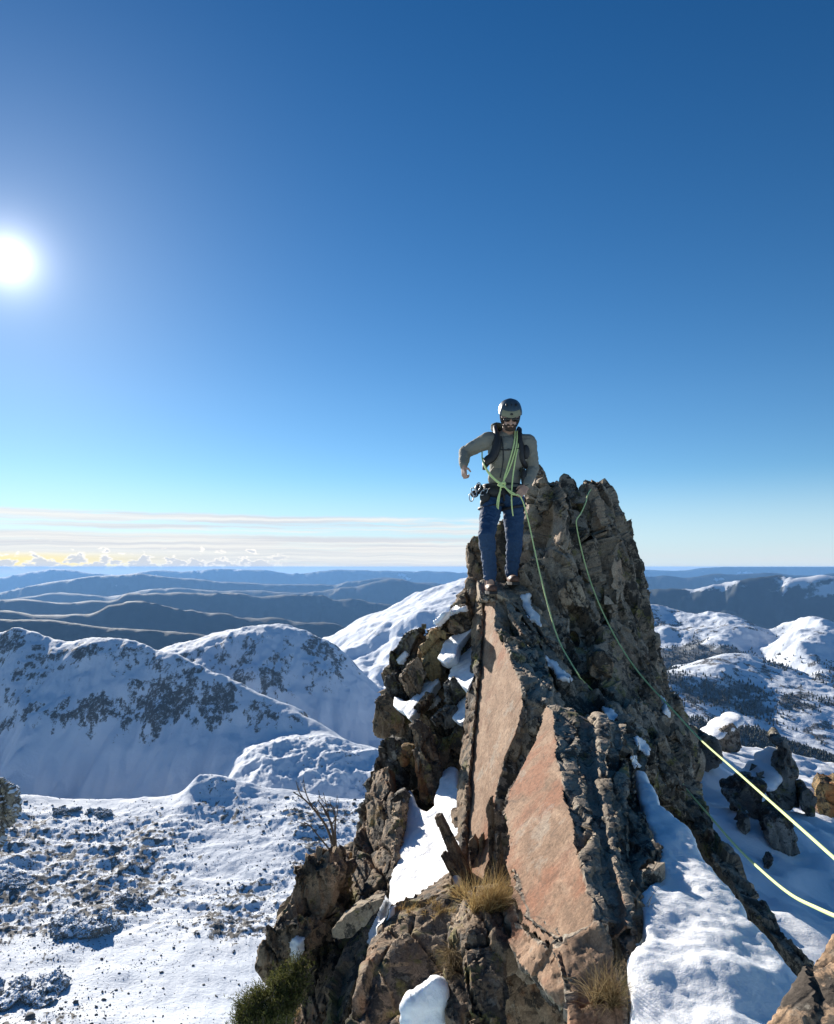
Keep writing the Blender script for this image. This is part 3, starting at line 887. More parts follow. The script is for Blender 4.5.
low = prism(poly([(560, 652, 6.75), (584, 640, 6.85), (606, 640, 6.85), (626, 690, 6.5), (650, 730, 6.25), (640, 768, 5.95), (612, 740, 5.95), (590, 716, 6.1), (572, 690, 6.35)]), (0.1, 0.7, -0.1))
ledge = prism(poly([(518, 568, 7.05), (530, 558, 7.15), (556, 553, 7.15), (566, 562, 7.1), (573, 600, 7.0), (574, 640, 6.75), (560, 654, 6.6), (545, 640, 6.75), (534, 618, 6.85), (522, 592, 7.0)]), (0.1, 0.65, 0.02))
rock('summit_tower', [main, lit_col, rib_r, mid_l, low, ledge], M_TOWER, 0.017, pin, fresh_dir=(-0.86, -0.30, 0.40), fresh_lim=(0.45, 0.8), fresh_damp=0.7,
     fresh_fn=lambda V: sstep(-0.6, 0.1, V[:, 2]), facet=0.30, size=0.85, crack=0.11, rough=0.03, seed=1, stretch=(1.9, 1.1, 0.5))
rock('rear_spike', [prism(poly([(528, 464), (534, 460), (541, 465), (546, 477), (545, 510), (538, 548), (524, 548), (522, 510)], 8.6), (0.1, 0.5, 0))], M_TOWER, 0.025, pin,
     fresh_dir=(-0.86, -0.3, 0.40), facet=0.06, size=0.3, crack=0.03, rough=0.03, seed=2)
rock('rear_pillar', [prism(poly([(466, 541), (474, 535), (488, 537), (500, 520), (514, 512), (524, 522), (530, 560), (520, 600), (478, 606), (470, 585), (467, 562)], 7.9), (0.05, 0.6, -0.1))], M_FLANK, 0.022, pin,
     facet=0.07, size=0.32, crack=0.05, rough=0.02, seed=3, stretch=(2.2, 1, 0.45))

# great pale slab, cleaved face towards the sun
pl1 = plane_of((505, 645, 6.02), (522, 700, 5.15), (458, 870, 4.95))
s1 = [(481, 594), (498, 594), (495, 611), (494, 626), (505, 645), (519, 677), (523, 699), (518, 727), (513, 740), (499, 779), (495, 797), (491, 830), (489, 855), (482, 890), (459, 890), (455, 845), (457, 800), (463, 745), (469, 720), (472, 680), (476, 640)]
f1 = on_plane(jag(s1, 1.6, 7, 3), pl1)
slabA = prism(f1, (0.17, 0.03, -0.035))
off = np.array((0.30, 0.06, -0.06))
slabB = prism([p + np.array((0.16, 0.05, -0.06)) for p in f1], (0.14, 0.10, -0.04), 0.97)
rock('pale_slab', [slabA, slabB], M_SLAB, 0.016, pin, fresh_dir=tuple(-pl1[1] if pl1[1][0] > 0 else pl1[1]), fresh_lim=(0.78, 0.93), fresh_damp=0.07,
     facet=0.07, size=0.30, crack=0.035, rough=0.02, seed=4, stretch=(2.0, 0.8, 1.0))
# thin dark leaf along the slab's far edge
pl1b = (pl1[0] + np.array((-0.05, 0.05, 0)), pl1[1])
s1b = [(476, 586), (482, 588), (481, 640), (474, 720), (468, 780), (463, 850), (458, 890), (452, 890), (455, 800), (461, 735), (468, 690), (471, 640)]
rock('slab_leaf', [prism(on_plane(s1b, pl1b), (0.10, 0.20, -0.03))], M_FLANK, 0.016, pin, facet=0.03, size=0.2, crack=0.02, rough=0.012, seed=5, stretch=(2.4, 1, 0.4))

# footing blocks and the run of thin flakes below the climber's feet
rock('standing_block', [prism(poly([(477, 582, 7.15), (492, 580, 7.2), (502, 584, 7.15), (503, 596, 6.85), (500, 603, 6.8), (480, 600, 6.85)]), (0.03, 0.5, -0.05)),
                        prism(poly([(500, 584, 7.1), (518, 582, 7.15), (528, 590, 7.0), (534, 612, 6.8), (520, 612, 6.75), (506, 600, 6.8)]), (0.03, 0.5, -0.05))], M_TOWER, 0.014, pin,
     fresh_dir=(-0.86, -0.3, 0.4), facet=0.03, size=0.18, crack=0.02, rough=0.012, seed=6)
def flake(name, pts, off, seed, mat=M_SLAB):
    return rock(name, [prism(poly(pts), off)], mat, 0.012, pin, fresh_dir=(-0.75, -0.1, 0.65), fresh_lim=(0.6, 0.9), fresh_damp=0.5, facet=0.035, size=0.16, crack=0.018, rough=0.012, seed=seed, stretch=(2.2, 0.7, 1.2))
flake('thin_flake', [(501, 597, 6.85), (506, 594, 6.9), (517, 611, 6.65), (529, 629, 6.4), (536, 638, 6.3), (531, 645, 6.2), (522, 634, 6.3), (510, 615, 6.55)], (0.07, 0.05, -0.25), 7)
flake('thin_flake', [(510, 595, 6.95), (516, 596, 6.95), (526, 611, 6.75), (538, 629, 6.5), (535, 634, 6.4), (524, 620, 6.6)], (0.10, 0.06, -0.22), 8)
flake('thin_flake', [(524, 604, 6.85), (532, 602, 6.9), (545, 618, 6.7), (557, 634, 6.45), (560, 648, 6.3), (552, 648, 6.25), (540, 630, 6.45)], (0.09, 0.08, -0.28), 9)
flake('thin_flake', [(536, 634, 6.4), (546, 636, 6.4), (557, 652, 6.2), (568, 668, 6.05), (566, 680, 5.9), (556, 676, 5.9), (545, 658, 6.1)], (0.12, 0.08, -0.35), 10)
rock('crest_block', [prism(poly([(505, 636, 6.4), (530, 634, 6.5), (545, 652, 6.1), (552, 672, 5.6), (553, 694, 5.2), (546, 704, 5.05), (524, 700, 5.17), (519, 677, 5.6)]), (0.05, 0.15, -0.45))], M_SLAB, 0.014, pin,
     fresh_dir=(-0.91, -0.2, 0.35), fresh_lim=(0.8, 0.95), facet=0.05, size=0.2, crack=0.03, rough=0.02, seed=11)
rock('gap_fill', [prism(poly([(546, 672, 6.1), (580, 676, 6.2), (612, 712, 6.0), (625, 728, 5.7), (600, 740, 5.6), (560, 730, 5.6), (548, 708, 5.7)]), (0.1, 0.6, -0.5))], M_TOWER, 0.02, pin, facet=0.08, size=0.25, crack=0.04, rough=0.02, seed=12)

# second slab: a stack of parallel sheets
pl2 = plane_of((552, 722, 4.7), (595, 927, 2.85), (506, 867, 3.75))
s2 = [(546, 706), (553, 711), (554, 722), (557, 762), (564, 798), (575, 830), (578, 860), (583, 880), (591, 900), (595, 927), (580, 940), (553, 951), (535, 939), (520, 924), (511, 900), (505, 870), (505, 810), (513, 785), (530, 750)]
f2 = np.array(on_plane(jag(s2, 2.0, 8, 4), pl2))
n2 = pl2[1] if pl2[1][0] > 0 else -pl2[1]
ax = np.array((1.0, 0.05, -0.15))
def sheet(a, b, lift, slide, shrink=1.0):
    # a sheet between distances a and b behind the cleaved face; crest lifted / slid along the ridge
    base = f2 + np.array((0, 0, 0.0))
    c = base.mean(0)
    q = c + (base - c) * shrink
    top = sstep(c[2] - 0.2, base[:, 2].max(), q[:, 2])[:, None]
    q = q + top * np.array((0, 0.0, lift)) + np.array((0, slide, 0))
    kd = (q[:, 1] / 4.7)[:, None] ** 1.6
    return prism(q + ax * a * kd, None, back=q + ax * b * kd)
sheets = [sheet(0.0, 0.155, 0.0, 0.0), sheet(0.16, 0.27, -0.035, 0.07, 0.99), sheet(0.285, 0.36, 0.02, 0.0, 0.97), sheet(0.355, 0.475, -0.03, 0.12, 0.97)]
rock('lower_slab', sheets, M_SLAB, 0.0105, pin, fresh_dir=tuple(-n2), fresh_lim=(0.78, 0.93), fresh_damp=0.09, fresh_fn=lambda V: 1 - sstep(0.10, 0.14, (V - f2.mean(0)) @ n2),
     facet=0.055, size=0.30, crack=0.015, rough=0.014, seed=13, stretch=(1.2, 0.5, 1.0))
rock('outer_sheet', [sheet(0.48, 0.58, -0.10, 0.22, 0.92), sheet(0.595, 0.66, -0.16, 0.35, 0.84)], M_TOWER, 0.012, pin, facet=0.04, size=0.34, crack=0.015, rough=0.010, seed=14, stretch=(1.2, 0.5, 1.0))

rock('slab_nose', [prism(poly(jag([(618, 812, 3.95), (646, 812, 3.85), (662, 846, 3.55), (666, 868, 3.38), (650, 880, 3.25), (642, 905, 3.08), (644, 932, 2.92), (632, 966, 2.75), (618, 950, 2.85), (612, 900, 3.1)], 2, 7, 9)), (0.0, 0.45, -0.1))], M_SLAB, 0.011, pin, fresh_dir=(-0.9, 0, 0.1), fresh_lim=(0.95, 1.1), facet=0.06, size=0.26, crack=0.03, rough=0.014, seed=28, stretch=(1.6, 0.7, 0.8))
# buttress on the right below the tower and the long rib running down beside the snow
rock('right_buttress', [prism(poly([(602, 712, 5.6), (640, 700, 6.1), (668, 708, 6.4), (686, 740, 6.3), (700, 786, 6.0), (708, 815, 5.8), (690, 822, 5.5), (668, 800, 5.35), (648, 776, 5.25), (628, 748, 5.3)]), (0.1, 0.8, -0.4)),
                        prism(poly([(622, 722, 5.35), (640, 716, 5.6), (652, 740, 5.4), (660, 770, 5.1), (648, 778, 5.05), (634, 760, 5.1)]), (0.1, 0.5, -0.3)),
                        prism(poly([(655, 735, 5.75), (676, 728, 6.0), (690, 760, 5.8), (684, 790, 5.5), (666, 780, 5.45)]), (0.1, 0.5, -0.3))], M_TOWER, 0.014, pin,
     facet=0.13, size=0.34, crack=0.06, rough=0.02, seed=15, stretch=(1.9, 1.0, 0.5))
rock('long_rib', [prism(poly([(686, 768, 6.2), (700, 790, 6.0), (722, 835, 5.4), (748, 878, 4.9), (775, 915, 4.5), (800, 945, 4.2), (815, 962, 4.05), (808, 972, 4.0), (788, 955, 4.15), (762, 925, 4.4), (738, 893, 4.7), (712, 855, 5.1), (690, 826, 5.5), (676, 796, 5.8)]), (0.12, 0.35, -0.7))], M_TOWER, 0.015, pin,
     facet=0.05, size=0.22, crack=0.03, rough=0.02, seed=16)

# the left flank: broken body, then its blocks
core = prism(poly([(476, 590, 8.2), (462, 604, 8.2), (440, 632, 8.1), (402, 668, 8.0), (386, 745, 7.6), (362, 830, 7.0), (335, 890, 6.3), (300, 960, 5.7), (270, 1040, 5.2), (560, 1060, 4.9), (606, 960, 5.1), (600, 800, 6.1), (560, 720, 6.7), (520, 640, 7.6), (500, 590, 7.9)]), (0.25, 1.6, -0.9))
rock('flank_body', [core], M_FLANK, 0.035, pin, facet=0.22, size=0.6, crack=0.06, rough=0.03, seed=17, stretch=(2.0, 1.0, 0.5))
rock('upper_mass', [prism(poly(jag([(470, 582, 7.75), (474, 620, 7.45), (472, 700, 7.0), (462, 770, 6.6), (430, 800, 6.6), (398, 770, 6.95), (378, 736, 7.35), (380, 700, 7.5), (392, 668, 7.7), (412, 640, 7.8), (440, 622, 7.8), (456, 600, 7.8)], 3, 8, 5)), (0.2, 0.7, -0.2))], M_FLANK, 0.018, pin, facet=0.20, size=0.42, crack=0.07, rough=0.02, seed=27, stretch=(1.8, 1.0, 0.6))
rock('upper_shoulder', [prism(poly([(470, 578, 7.7), (476, 590, 7.5), (475, 640, 7.2), (462, 660, 7.1), (440, 650, 7.2), (424, 652, 7.2), (430, 632, 7.4), (446, 614, 7.5), (460, 596, 7.6)]), (0.1, 0.6, -0.2))], M_FLANK, 0.018, pin, facet=0.07, size=0.24, crack=0.04, rough=0.02, seed=18)
rock('flank_rib', [prism(poly([(402, 796, 5.6), (399, 850, 5.15), (378, 925, 4.6), (352, 990, 4.2), (337, 1045, 3.95), (308, 1045, 4.05), (330, 985, 4.4), (360, 905, 4.95), (382, 845, 5.4), (391, 802, 5.7)]), (0.15, 0.6, -0.4)),
                   prism(poly([(388, 764, 6.2), (393, 802, 5.85), (386, 842, 5.5), (364, 900, 5.1), (334, 980, 4.6), (312, 1045, 4.2), (282, 1045, 4.35), (303, 980, 4.75), (333, 900, 5.35), (350, 850, 5.7), (360, 812, 6.0), (374, 770, 6.3)]), (0.15, 0.6, -0.4)),
                   prism(poly([(350, 852, 5.9), (345, 880, 5.6), (318, 940, 5.1), (300, 985, 4.75), (285, 1045, 4.45), (256, 1045, 4.55), (285, 965, 5.0), (322, 885, 5.6), (340, 850, 5.95)]), (0.15, 0.6, -0.4))], M_FLANK, 0.013, pin,
     facet=0.06, size=0.32, crack=0.05, rough=0.015, seed=19, stretch=(2.4, 1.0, 0.4))
rock('lower_ledge', [prism(poly([(374, 953, 3.85), (412, 932, 3.98), (447, 908, 4.12), (449, 930, 4.0), (447, 1055, 3.35), (336, 1055, 3.25), (350, 1000, 3.5)]), (0.05, 0.55, -0.02)),
                     prism(on_plane([(374, 952), (386, 928), (402, 915), (430, 903), (456, 884), (486, 878), (512, 898), (512, 930), (480, 935), (450, 922), (412, 933)], (P(412, 933, 4.0), np.array((-0.16, -0.30, 0.94)))), (0.05, 0.12, -0.5))], M_FLANK, 0.011, pin,
     facet=0.035, size=0.34, crack=0.03, rough=0.010, seed=20, stretch=(1.6, 1.2, 0.45))
rock('fore_step', [prism(poly([(552, 950, 2.85), (575, 940, 2.84), (597, 925, 2.82), (612, 950, 2.75), (622, 985, 2.65), (628, 1060, 2.45), (575, 1060, 2.45), (566, 985, 2.68)]), (0.1, 0.6, -0.15)),
                   prism(poly([(512, 900, 3.6), (524, 928, 3.25), (545, 945, 2.98), (556, 955, 2.9), (572, 985, 2.75), (560, 1010, 2.75), (548, 992, 2.8), (535, 975, 2.95), (520, 965, 3.05), (508, 940, 3.3)]), (0.05, 0.55, -0.3))], M_SLAB, 0.011, pin,
     fresh_dir=(-0.6, -0.6, 0.5), fresh_lim=(0.4, 0.8), fresh_damp=0.7, facet=0.04, size=0.2, crack=0.025, rough=0.014, seed=21)
rock('fore_pillar', [prism(poly([(466, 928, 3.4), (484, 918, 3.5), (502, 920, 3.5), (508, 945, 3.35), (510, 980, 3.2), (508, 1050, 3.0), (472, 1050, 3.0), (462, 985, 3.2), (460, 950, 3.35)]), (0.03, 0.5, -0.05)),
                     prism(poly([(446, 945, 3.55), (460, 930, 3.6), (466, 950, 3.5), (464, 1000, 3.25), (462, 1050, 3.1), (450, 1050, 3.1), (449, 990, 3.35)]), (0.03, 0.4, -0.05))], M_FLANK, 0.011, pin,
     facet=0.045, size=0.2, crack=0.03, rough=0.016, seed=22, stretch=(2.0, 1, 0.6))
rock('lower_backing', [prism(poly([(440, 900, 4.6), (505, 925, 4.3), (560, 960, 3.9), (606, 930, 4.0), (650, 960, 3.7), (660, 1070, 3.5), (330, 1070, 4.0)]), (0.1, 0.8, -0.2))], M_FLANK, 0.025, pin, facet=0.12, size=0.4, crack=0.05, rough=0.02, seed=24)
# unseen ridge behind the tower, added to cast shade on the snow slope
rock('shade_ridge', [prism([np.array(p) for p in ((1.9, 10.2, 0.1), (2.25, 11.3, 0.0), (3.0, 13.5, -0.6), (3.5, 15, -1.5), (3.6, 16, -3.0), (3.7, 16.5, -6.0), (2.2, 10.2, -6.0))], (0.9, 0.4, 0.1), 0.9)], M_TOWER, 0.09, pin, facet=0.3, size=1.2, crack=0.1, rough=0.08, seed=23)
M_NEARD = rock_mat('tan_gneiss', [(0.20, 0.155, 0.11), (0.33, 0.265, 0.19), (0.44, 0.37, 0.28), (0.25, 0.2, 0.145)], lichen=0.15, pale=0.3, yellow=0.0, orange=0.2, grain=0.9)

# shaded snow slope farther right: a sheet of ground
def slope_z(xx, yy_):
    p = np.stack([xx, yy_, xx * 0], 1)
    zz = -2.55 - 0.245 * xx + 0.55 * fbm(p * 0.30, 3) + 0.16 * fbm(p * 1.1, 3, ridged=True) + 0.02 * fbm(p * 6, 2)
    edge = 20.5 + 1.5 * fbm(p * 0.22 + 4, 2) - 0.10 * (xx - 6)
    return zz - 0.9 * np.maximum(yy_ - edge, 0) ** 1.35
def snow_slope():
    gx = np.linspace(0.5, 26, 260); gy = np.linspace(3.0, 30, 260)
    A, B = np.meshgrid(gx, gy); xx = A.ravel(); yy_ = B.ravel()
    zz = slope_z(xx, yy_)
    ii = np.arange(len(xx)).reshape(len(gy), len(gx))
    F = np.stack([ii[:-1, :-1], ii[:-1, 1:], ii[1:, 1:], ii[1:, :-1]], -1).reshape(-1, 4)
    ok = (xx > 0.17 * yy_ + 0.2) & (zz > -16)
    F = F[ok[F].all(1)]
    used = np.unique(F); mp = np.zeros(len(xx), int); mp[used] = np.arange(len(used))
    me = mesh_arrays('snow_slope', np.stack([xx, yy_, zz], 1)[used], mp[F]); smooth(me)
    o = link('snow_slope', me, M_SNOW); tag(o, kind='structure')
def on_slope(px, py, d0):
    dd = np.linspace(4, 22, 500); q = np.array([P(px, py, t) for t in dd])
    h = np.nonzero(q[:, 2] < slope_z(q[:, 0], q[:, 1]))[0]
    return float(dd[h[0]]) if len(h) else d0
# ---------------------------------------------------------------- loose blocks that could be lifted away
GR_NAME = 'boulders on the shaded snow slope'
def boulder(pts, d, off, mat, label, seed, voxel=0.014, name='boulder', cat='boulder', group=None, extra=None, **kw):
    a = dict(facet=0.085, size=0.27, crack=0.03, rough=0.010, seed=seed); a.update(kw)
    if group == GR_NAME:
        lo = max(pts, key=lambda p: p[1]); dn = on_slope(lo[0], lo[1] - 2, d); d = dn
    pts = jag(pts, 1.3 if len(pts[0]) < 3 else 0.0, 5, seed)
    sol = [prism(poly(pts, d), off, 0.9)] + (extra or [])
    o = rock(name, sol, mat, voxel, None, **a)
    return tag(o, label, cat, group)

GL = 'blocks piled on the left flank of the pinnacle'
boulder([(444, 619), (452, 613), (464, 610), (469, 616), (466, 628), (455, 634), (448, 630)], 7.2, (0.05, 0.35, -0.05), M_FLANK, 'brown block capped with a strip of snow, high on the left flank', 30, group=GL)
boulder([(418, 652), (426, 640), (433, 628), (440, 630), (449, 636), (441, 662), (440, 672), (426, 680), (417, 672)], 7.1, (0.06, 0.4, -0.05), M_GOLD, 'ochre stained block facing the camera on the upper left flank', 31, group=GL)
boulder([(402, 634), (412, 628), (424, 626), (416, 640), (410, 655), (399, 672), (391, 674), (386, 664), (389, 652)], 7.6, (0.05, 0.5, -0.05), M_GREY, 'dark rounded block on the left skyline, a small snow pocket beside it', 32, group=GL)
boulder([(398, 678), (406, 666), (416, 656), (424, 662), (426, 678), (420, 692), (412, 703), (404, 692)], 6.9, (0.05, 0.4, -0.05), M_FLANK, 'brown wedge block below the ochre stained one', 33, group=GL)
boulder([(374, 702), (382, 694), (391, 692), (397, 706), (407, 718), (404, 735), (390, 742), (374, 736)], 7.1, (0.08, 0.5, -0.05), M_FLANK, 'broad brown block jutting from the left skyline under the snow ledge', 34, group=GL)
boulder([(384, 676), (393, 672), (404, 690), (411, 702), (400, 706), (388, 696)], 7.2, (0.05, 0.4, -0.05), M_GREY, 'dark low block wedged under the brown wedge block', 35, group=GL)
boulder([(443, 684), (452, 676), (464, 680), (468, 694), (458, 704), (444, 702)], 6.5, (0.05, 0.3, -0.05), M_GREY, 'small grey block between two snow patches beside the pale slab', 36, group=GL)
boulder([(427, 720), (436, 710), (450, 706), (457, 714), (450, 726), (434, 728)], 6.4, (0.05, 0.3, -0.05), M_GREY, 'flat pale grey block among the rubble beside the pale slab', 37, group=GL)
boulder([(440, 742), (452, 730), (466, 722), (463, 748), (454, 762), (444, 766), (436, 756)], 6.25, (0.05, 0.3, -0.05), M_FLANK, 'brown block filling the gap between upright fin and pale slab', 38, group=GL)
boulder([(416, 700), (426, 690), (434, 692), (430, 704), (420, 712), (411, 714)], 6.6, (0.05, 0.3, -0.05), M_FLANK, 'mossy brown block at the foot of the diagonal snow ledge', 39, group=GL)
boulder([(411, 728), (416, 722), (424, 724), (432, 745), (440, 772), (441, 784), (436, 800), (427, 808), (418, 798), (414, 768)], 6.05, (0.05, 0.2, -0.03), M_FLANK, 'tall upright brown fin of rock standing above the large snow patch', 40, voxel=0.011, name='rock_fin', cat='rock fin', group=GL, stretch=(2.2, 1, 0.5))
boulder([(379, 740), (388, 736), (397, 740), (404, 762), (409, 786), (401, 792), (390, 800), (384, 840), (374, 868), (352, 850), (362, 800), (372, 770)], 6.5, (0.08, 0.3, -0.05), M_GREY, 'dark leaning fin of rock on the left skyline left of the upright fin', 41, voxel=0.013, name='rock_fin', cat='rock fin', group=GL, stretch=(2.2, 1, 0.5))
boulder([(398, 756), (406, 748), (414, 752), (413, 764), (402, 766)], 6.4, (0.05, 0.3, -0.03), M_GOLD, 'small orange brown block wedged between the two rock fins', 42, voxel=0.011, group=GL)
boulder([(388, 800), (393, 794), (400, 792), (406, 798), (406, 812), (400, 822), (391, 818)], 5.75, (0.05, 0.25, -0.03), M_GREY, 'rounded grey boulder at the upper left edge of the large snow patch', 43, voxel=0.011, group=GL, facet=0.02)
boulder([(385, 838), (394, 822), (402, 818), (401, 838), (394, 860), (388, 888), (378, 892), (374, 872)], 5.4, (0.05, 0.3, -0.05), M_FLANK, 'brown stepped block bordering the left edge of the large snow patch', 44, voxel=0.012, group=GL)
boulder([(292, 872), (306, 856), (322, 854), (334, 872), (328, 905), (318, 938), (302, 932), (290, 906)], 4.75, (0.1, 0.45, -0.1), M_FLANK, 'dark brown boulder low on the left skyline below the dead bush', 45, group=GL, facet=0.13, size=0.32, crack=0.06, stretch=(2.0, 1.1, 0.5))
boulder([(262, 942), (270, 926), (298, 914), (316, 930), (314, 958), (296, 985), (264, 990), (256, 962)], 4.5, (0.1, 0.45, -0.1), M_FLANK, 'lowest dark brown boulder on the left skyline above the green shrub', 46, group=GL, facet=0.13, size=0.32, crack=0.06, stretch=(2.0, 1.1, 0.5))
boulder([(330, 930), (345, 915), (366, 903), (385, 897), (384, 904), (368, 922), (352, 938), (338, 942), (331, 938)], 4.30, (0.03, 0.14, 0.0), M_NEARD, 'smooth tan flat stone balanced at an angle below the large snow patch', 47, voxel=0.009, name='flat_stone', cat='stone', facet=0.015, rough=0.008)
boulder([(567, 580), (576, 577), (584, 590), (591, 602), (588, 608), (576, 607), (570, 594)], 6.88, (0.03, 0.22, 0), M_NEARD, 'smooth tan chockstone wedged in the dark niche of the tower', 48, voxel=0.012, name='chockstone', facet=0.02)
boulder([(557, 592), (564, 586), (571, 596), (573, 606), (562, 608)], 6.9, (0.03, 0.22, 0), M_FLANK, 'smaller brown chockstone beside the tan one in the niche', 49, voxel=0.012, name='chockstone', facet=0.02)
boulder([(588, 656), (597, 650), (606, 650), (615, 665), (613, 680), (600, 684), (588, 676)], 6.35, (0.03, 0.3, 0), M_FLANK, 'brown rounded block set in the dark face below the tower', 50, voxel=0.013, facet=0.03)
boulder([(555, 680), (561, 675), (569, 677), (571, 690), (563, 697), (556, 692)], 5.75, (0.03, 0.2, -0.03), M_GREY, 'small grey block under the snow streak where the near rope vanishes', 51, voxel=0.011, facet=0.02)

# boulders out on the shaded snow slope to the right
GR = 'boulders on the shaded snow slope'
boulder([(687, 742), (693, 734), (706, 734), (718, 742), (720, 760), (708, 775), (693, 769)], 15.6, (0.2, 1.0, 0.0), M_GREY, 'dark boulder at the upper end of the shaded snow slope, left half of a pair', 60, voxel=0.035, group=GR, facet=0.1, size=0.5, crack=0.05, rough=0.04)
boulder([(712, 738), (722, 730), (734, 724), (741, 731), (742, 748), (732, 755), (719, 753)], 16.0, (0.2, 1.0, 0.0), M_GREY, 'grey boulder under a thick snow cap at the top of the shaded slope', 61, voxel=0.035, group=GR, facet=0.1, size=0.5, crack=0.05, rough=0.04)
boulder([(757, 774), (768, 777), (780, 770), (787, 750), (778, 744), (784, 740), (792, 750), (796, 770), (793, 785), (803, 810), (784, 813), (770, 800)], 13.6, (0.3, 1.0, 0.0), M_GREY, 'large dark cracked outcrop hooked round a snow cushion on the slope', 62, voxel=0.03, group=GR, facet=0.1, size=0.45, crack=0.05, rough=0.04)
boulder([(725, 797), (738, 794), (744, 786), (756, 783), (766, 786), (764, 804), (756, 822), (748, 812), (736, 806)], 12.0, (0.2, 0.8, 0.0), M_GREY, 'low dark boulder with a pointed tail crossed by the long rope', 63, voxel=0.028, group=GR, facet=0.08, size=0.4, crack=0.04, rough=0.03)
boulder([(767, 824), (774, 818), (788, 817), (794, 832), (801, 856), (788, 858), (775, 852), (768, 838)], 11.0, (0.2, 0.8, 0.0), M_GREY, 'tall grey boulder standing in the snow under the long rope', 64, voxel=0.025, group=GR, facet=0.08, size=0.4, crack=0.04, rough=0.03)
boulder([(739, 830), (744, 818), (749, 817), (751, 830), (744, 838)], 11.0, (0.1, 0.4, 0.0), M_GREY, 'small pointed stone in the snow left of the tall grey boulder', 65, voxel=0.02, group=GR, facet=0.04, size=0.3)
boulder([(762, 868), (768, 859), (774, 857), (774, 864), (767, 873)], 9.0, (0.1, 0.3, 0.0), M_GREY, 'small dark stone touched by the lower rope on the snow slope', 66, voxel=0.016, group=GR, facet=0.03, size=0.2)
boulder([(729, 808), (734, 804), (737, 810), (732, 813)], 12.0, (0.1, 0.25, 0.0), M_GREY, 'pebble sized dark stone peeping from the shaded snow slope', 67, voxel=0.018, group=GR, facet=0.03, size=0.2)
boulder([(801, 792), (808, 788), (816, 798), (815, 815), (808, 820), (802, 808)], 12.2, (0.2, 0.6, 0.0), M_GREY, 'dark slim boulder just left of the gold coloured rock at the edge', 68, voxel=0.025, group=GR, facet=0.06, size=0.35)
boulder([(815, 790), (820, 781), (832, 784), (850, 780), (856, 805), (840, 822), (818, 818)], 10.5, (0.3, 0.7, 0.0), M_GOLD, 'rock painted gold for sunlight at the right edge of the photograph', 69, voxel=0.022, group=GR, facet=0.08, size=0.35, crack=0.04)  # gold base colour stands in for sunlight on this boulder
# the rock the photographer stands by, and the dark spur far out on the left
_nr = rock('boulder', [prism(on_plane([(755, 1045), (772, 1015), (797, 978), (834, 930), (900, 880), (1000, 900), (1000, 1140), (750, 1140)], (P(810, 1000, 1.1), np.array((-0.50, -0.18, 0.85)))), (0.12, 0.12, -0.5))], M_NEAR, 0.006, None, facet=0.009, size=0.12, crack=0.004, rough=0.006, seed=70)
tag(_nr, 'speckled orange brown rock close to the camera in the lower right corner', 'boulder')
boulder([(-70, 776), (-10, 773), (2, 778), (12, 788), (16, 801), (10, 814), (-2, 826), (-10, 850), (-70, 868)], 45.0, (-1.0, 3.0, -1.5), dusted('dusted_spur', M_GREY), 'dark snow dusted rock spur entering at the left edge over the valley', 71, voxel=0.08, name='rock_spur', cat='rock spur', facet=0.8, size=1.5, crack=0.3, rough=0.1, stretch=(2, 1, .5))
M_DUST = dusted('snow_dusted_gneiss', M_GREY)
for i, (cx, cy, rw, rh, d, lb) in enumerate([(88, 930, 34, 17, 300.0, 'large snow dusted crag breaking through snow in the lower left valley'), (22, 998, 40, 18, 265.0, 'dark rock rib in the snow at the bottom left corner'), (130, 905, 17, 10, 320.0, 'dark rock knob on the snow just above the large valley crag'),
                                             (8, 884, 22, 9, 330.0, 'dark low rock band at the left edge below the shaded spur'), (62, 765, 26, 4, 1000.0, None), (66, 812, 14, 6, 760.0, 'small dark outcrop at the brink of the lit valley shoulder'), (100, 815, 14, 6, 770.0, 'dark outcrop on the brink right of the small one')]):
    if lb is None: continue
    r2 = random.Random(i + 5)
    sol = []
    for j in range(16):
        ox = r2.uniform(-0.8, 0.8) * rw; oy = r2.uniform(-0.6, 0.6) * rh * (1 - abs(ox) / rw * 0.5)
        ww = rw * r2.uniform(0.25, 0.5); hh = rh * r2.uniform(0.3, 0.6)
        c0 = P(cx + ox, cy + oy, d); gz = float(ground_z(np.array([c0[0]]), np.array([c0[1]]))[0]) if 'ground_z' in globals() else c0[2]
        t_ = 0
        # walk along the sight line to where it meets the ground
        dd = d
        if 'ground_z' in globals():
            for dd in np.geomspace(140, 1500, 400):
                c0 = P(cx + ox, cy + oy, dd)
                if c0[2] < float(ground_z(np.array([c0[0]]), np.array([c0[1]]))[0]): break
        k = dd / FPX
        pts_ = [np.array((r2.uniform(-1, 1) * ww * k, r2.uniform(-1, 1) * ww * k * 1.3, r2.uniform(-0.4, 1) * hh * k * 1.1)) for _ in range(12)]
        rz = Matrix.Rotation(r2.uniform(0, 6.28), 3, 'Z') @ Matrix.Rotation(r2.uniform(-0.4, 0.4), 3, 'X')
        bm = bmesh.new()
        for p_ in pts_: bm.verts.new(Vector(c0) + rz @ Vector(p_))
        bmesh.ops.convex_hull(bm, input=bm.verts[:]); bm.verts.index_update()
        lone = [v for v in bm.verts if not v.link_faces]
        for v in lone: bm.verts.remove(v)
        bm.verts.index_update(); bm.verts.ensure_lookup_table()
        sol.append((np.array([v.co[:] for v in bm.verts]), [tuple(v.index for v in f.verts) for f in bm.faces])); bm.free()
    o = rock('rock_outcrop', sol, M_DUST, max(0.35, rw * dd / FPX / 45), None, facet=1.8, size=4.5, crack=0.6, rough=0.4, seed=80 + i)
    tag(o, lb, 'rock outcrop', 'outcrops in the valley')

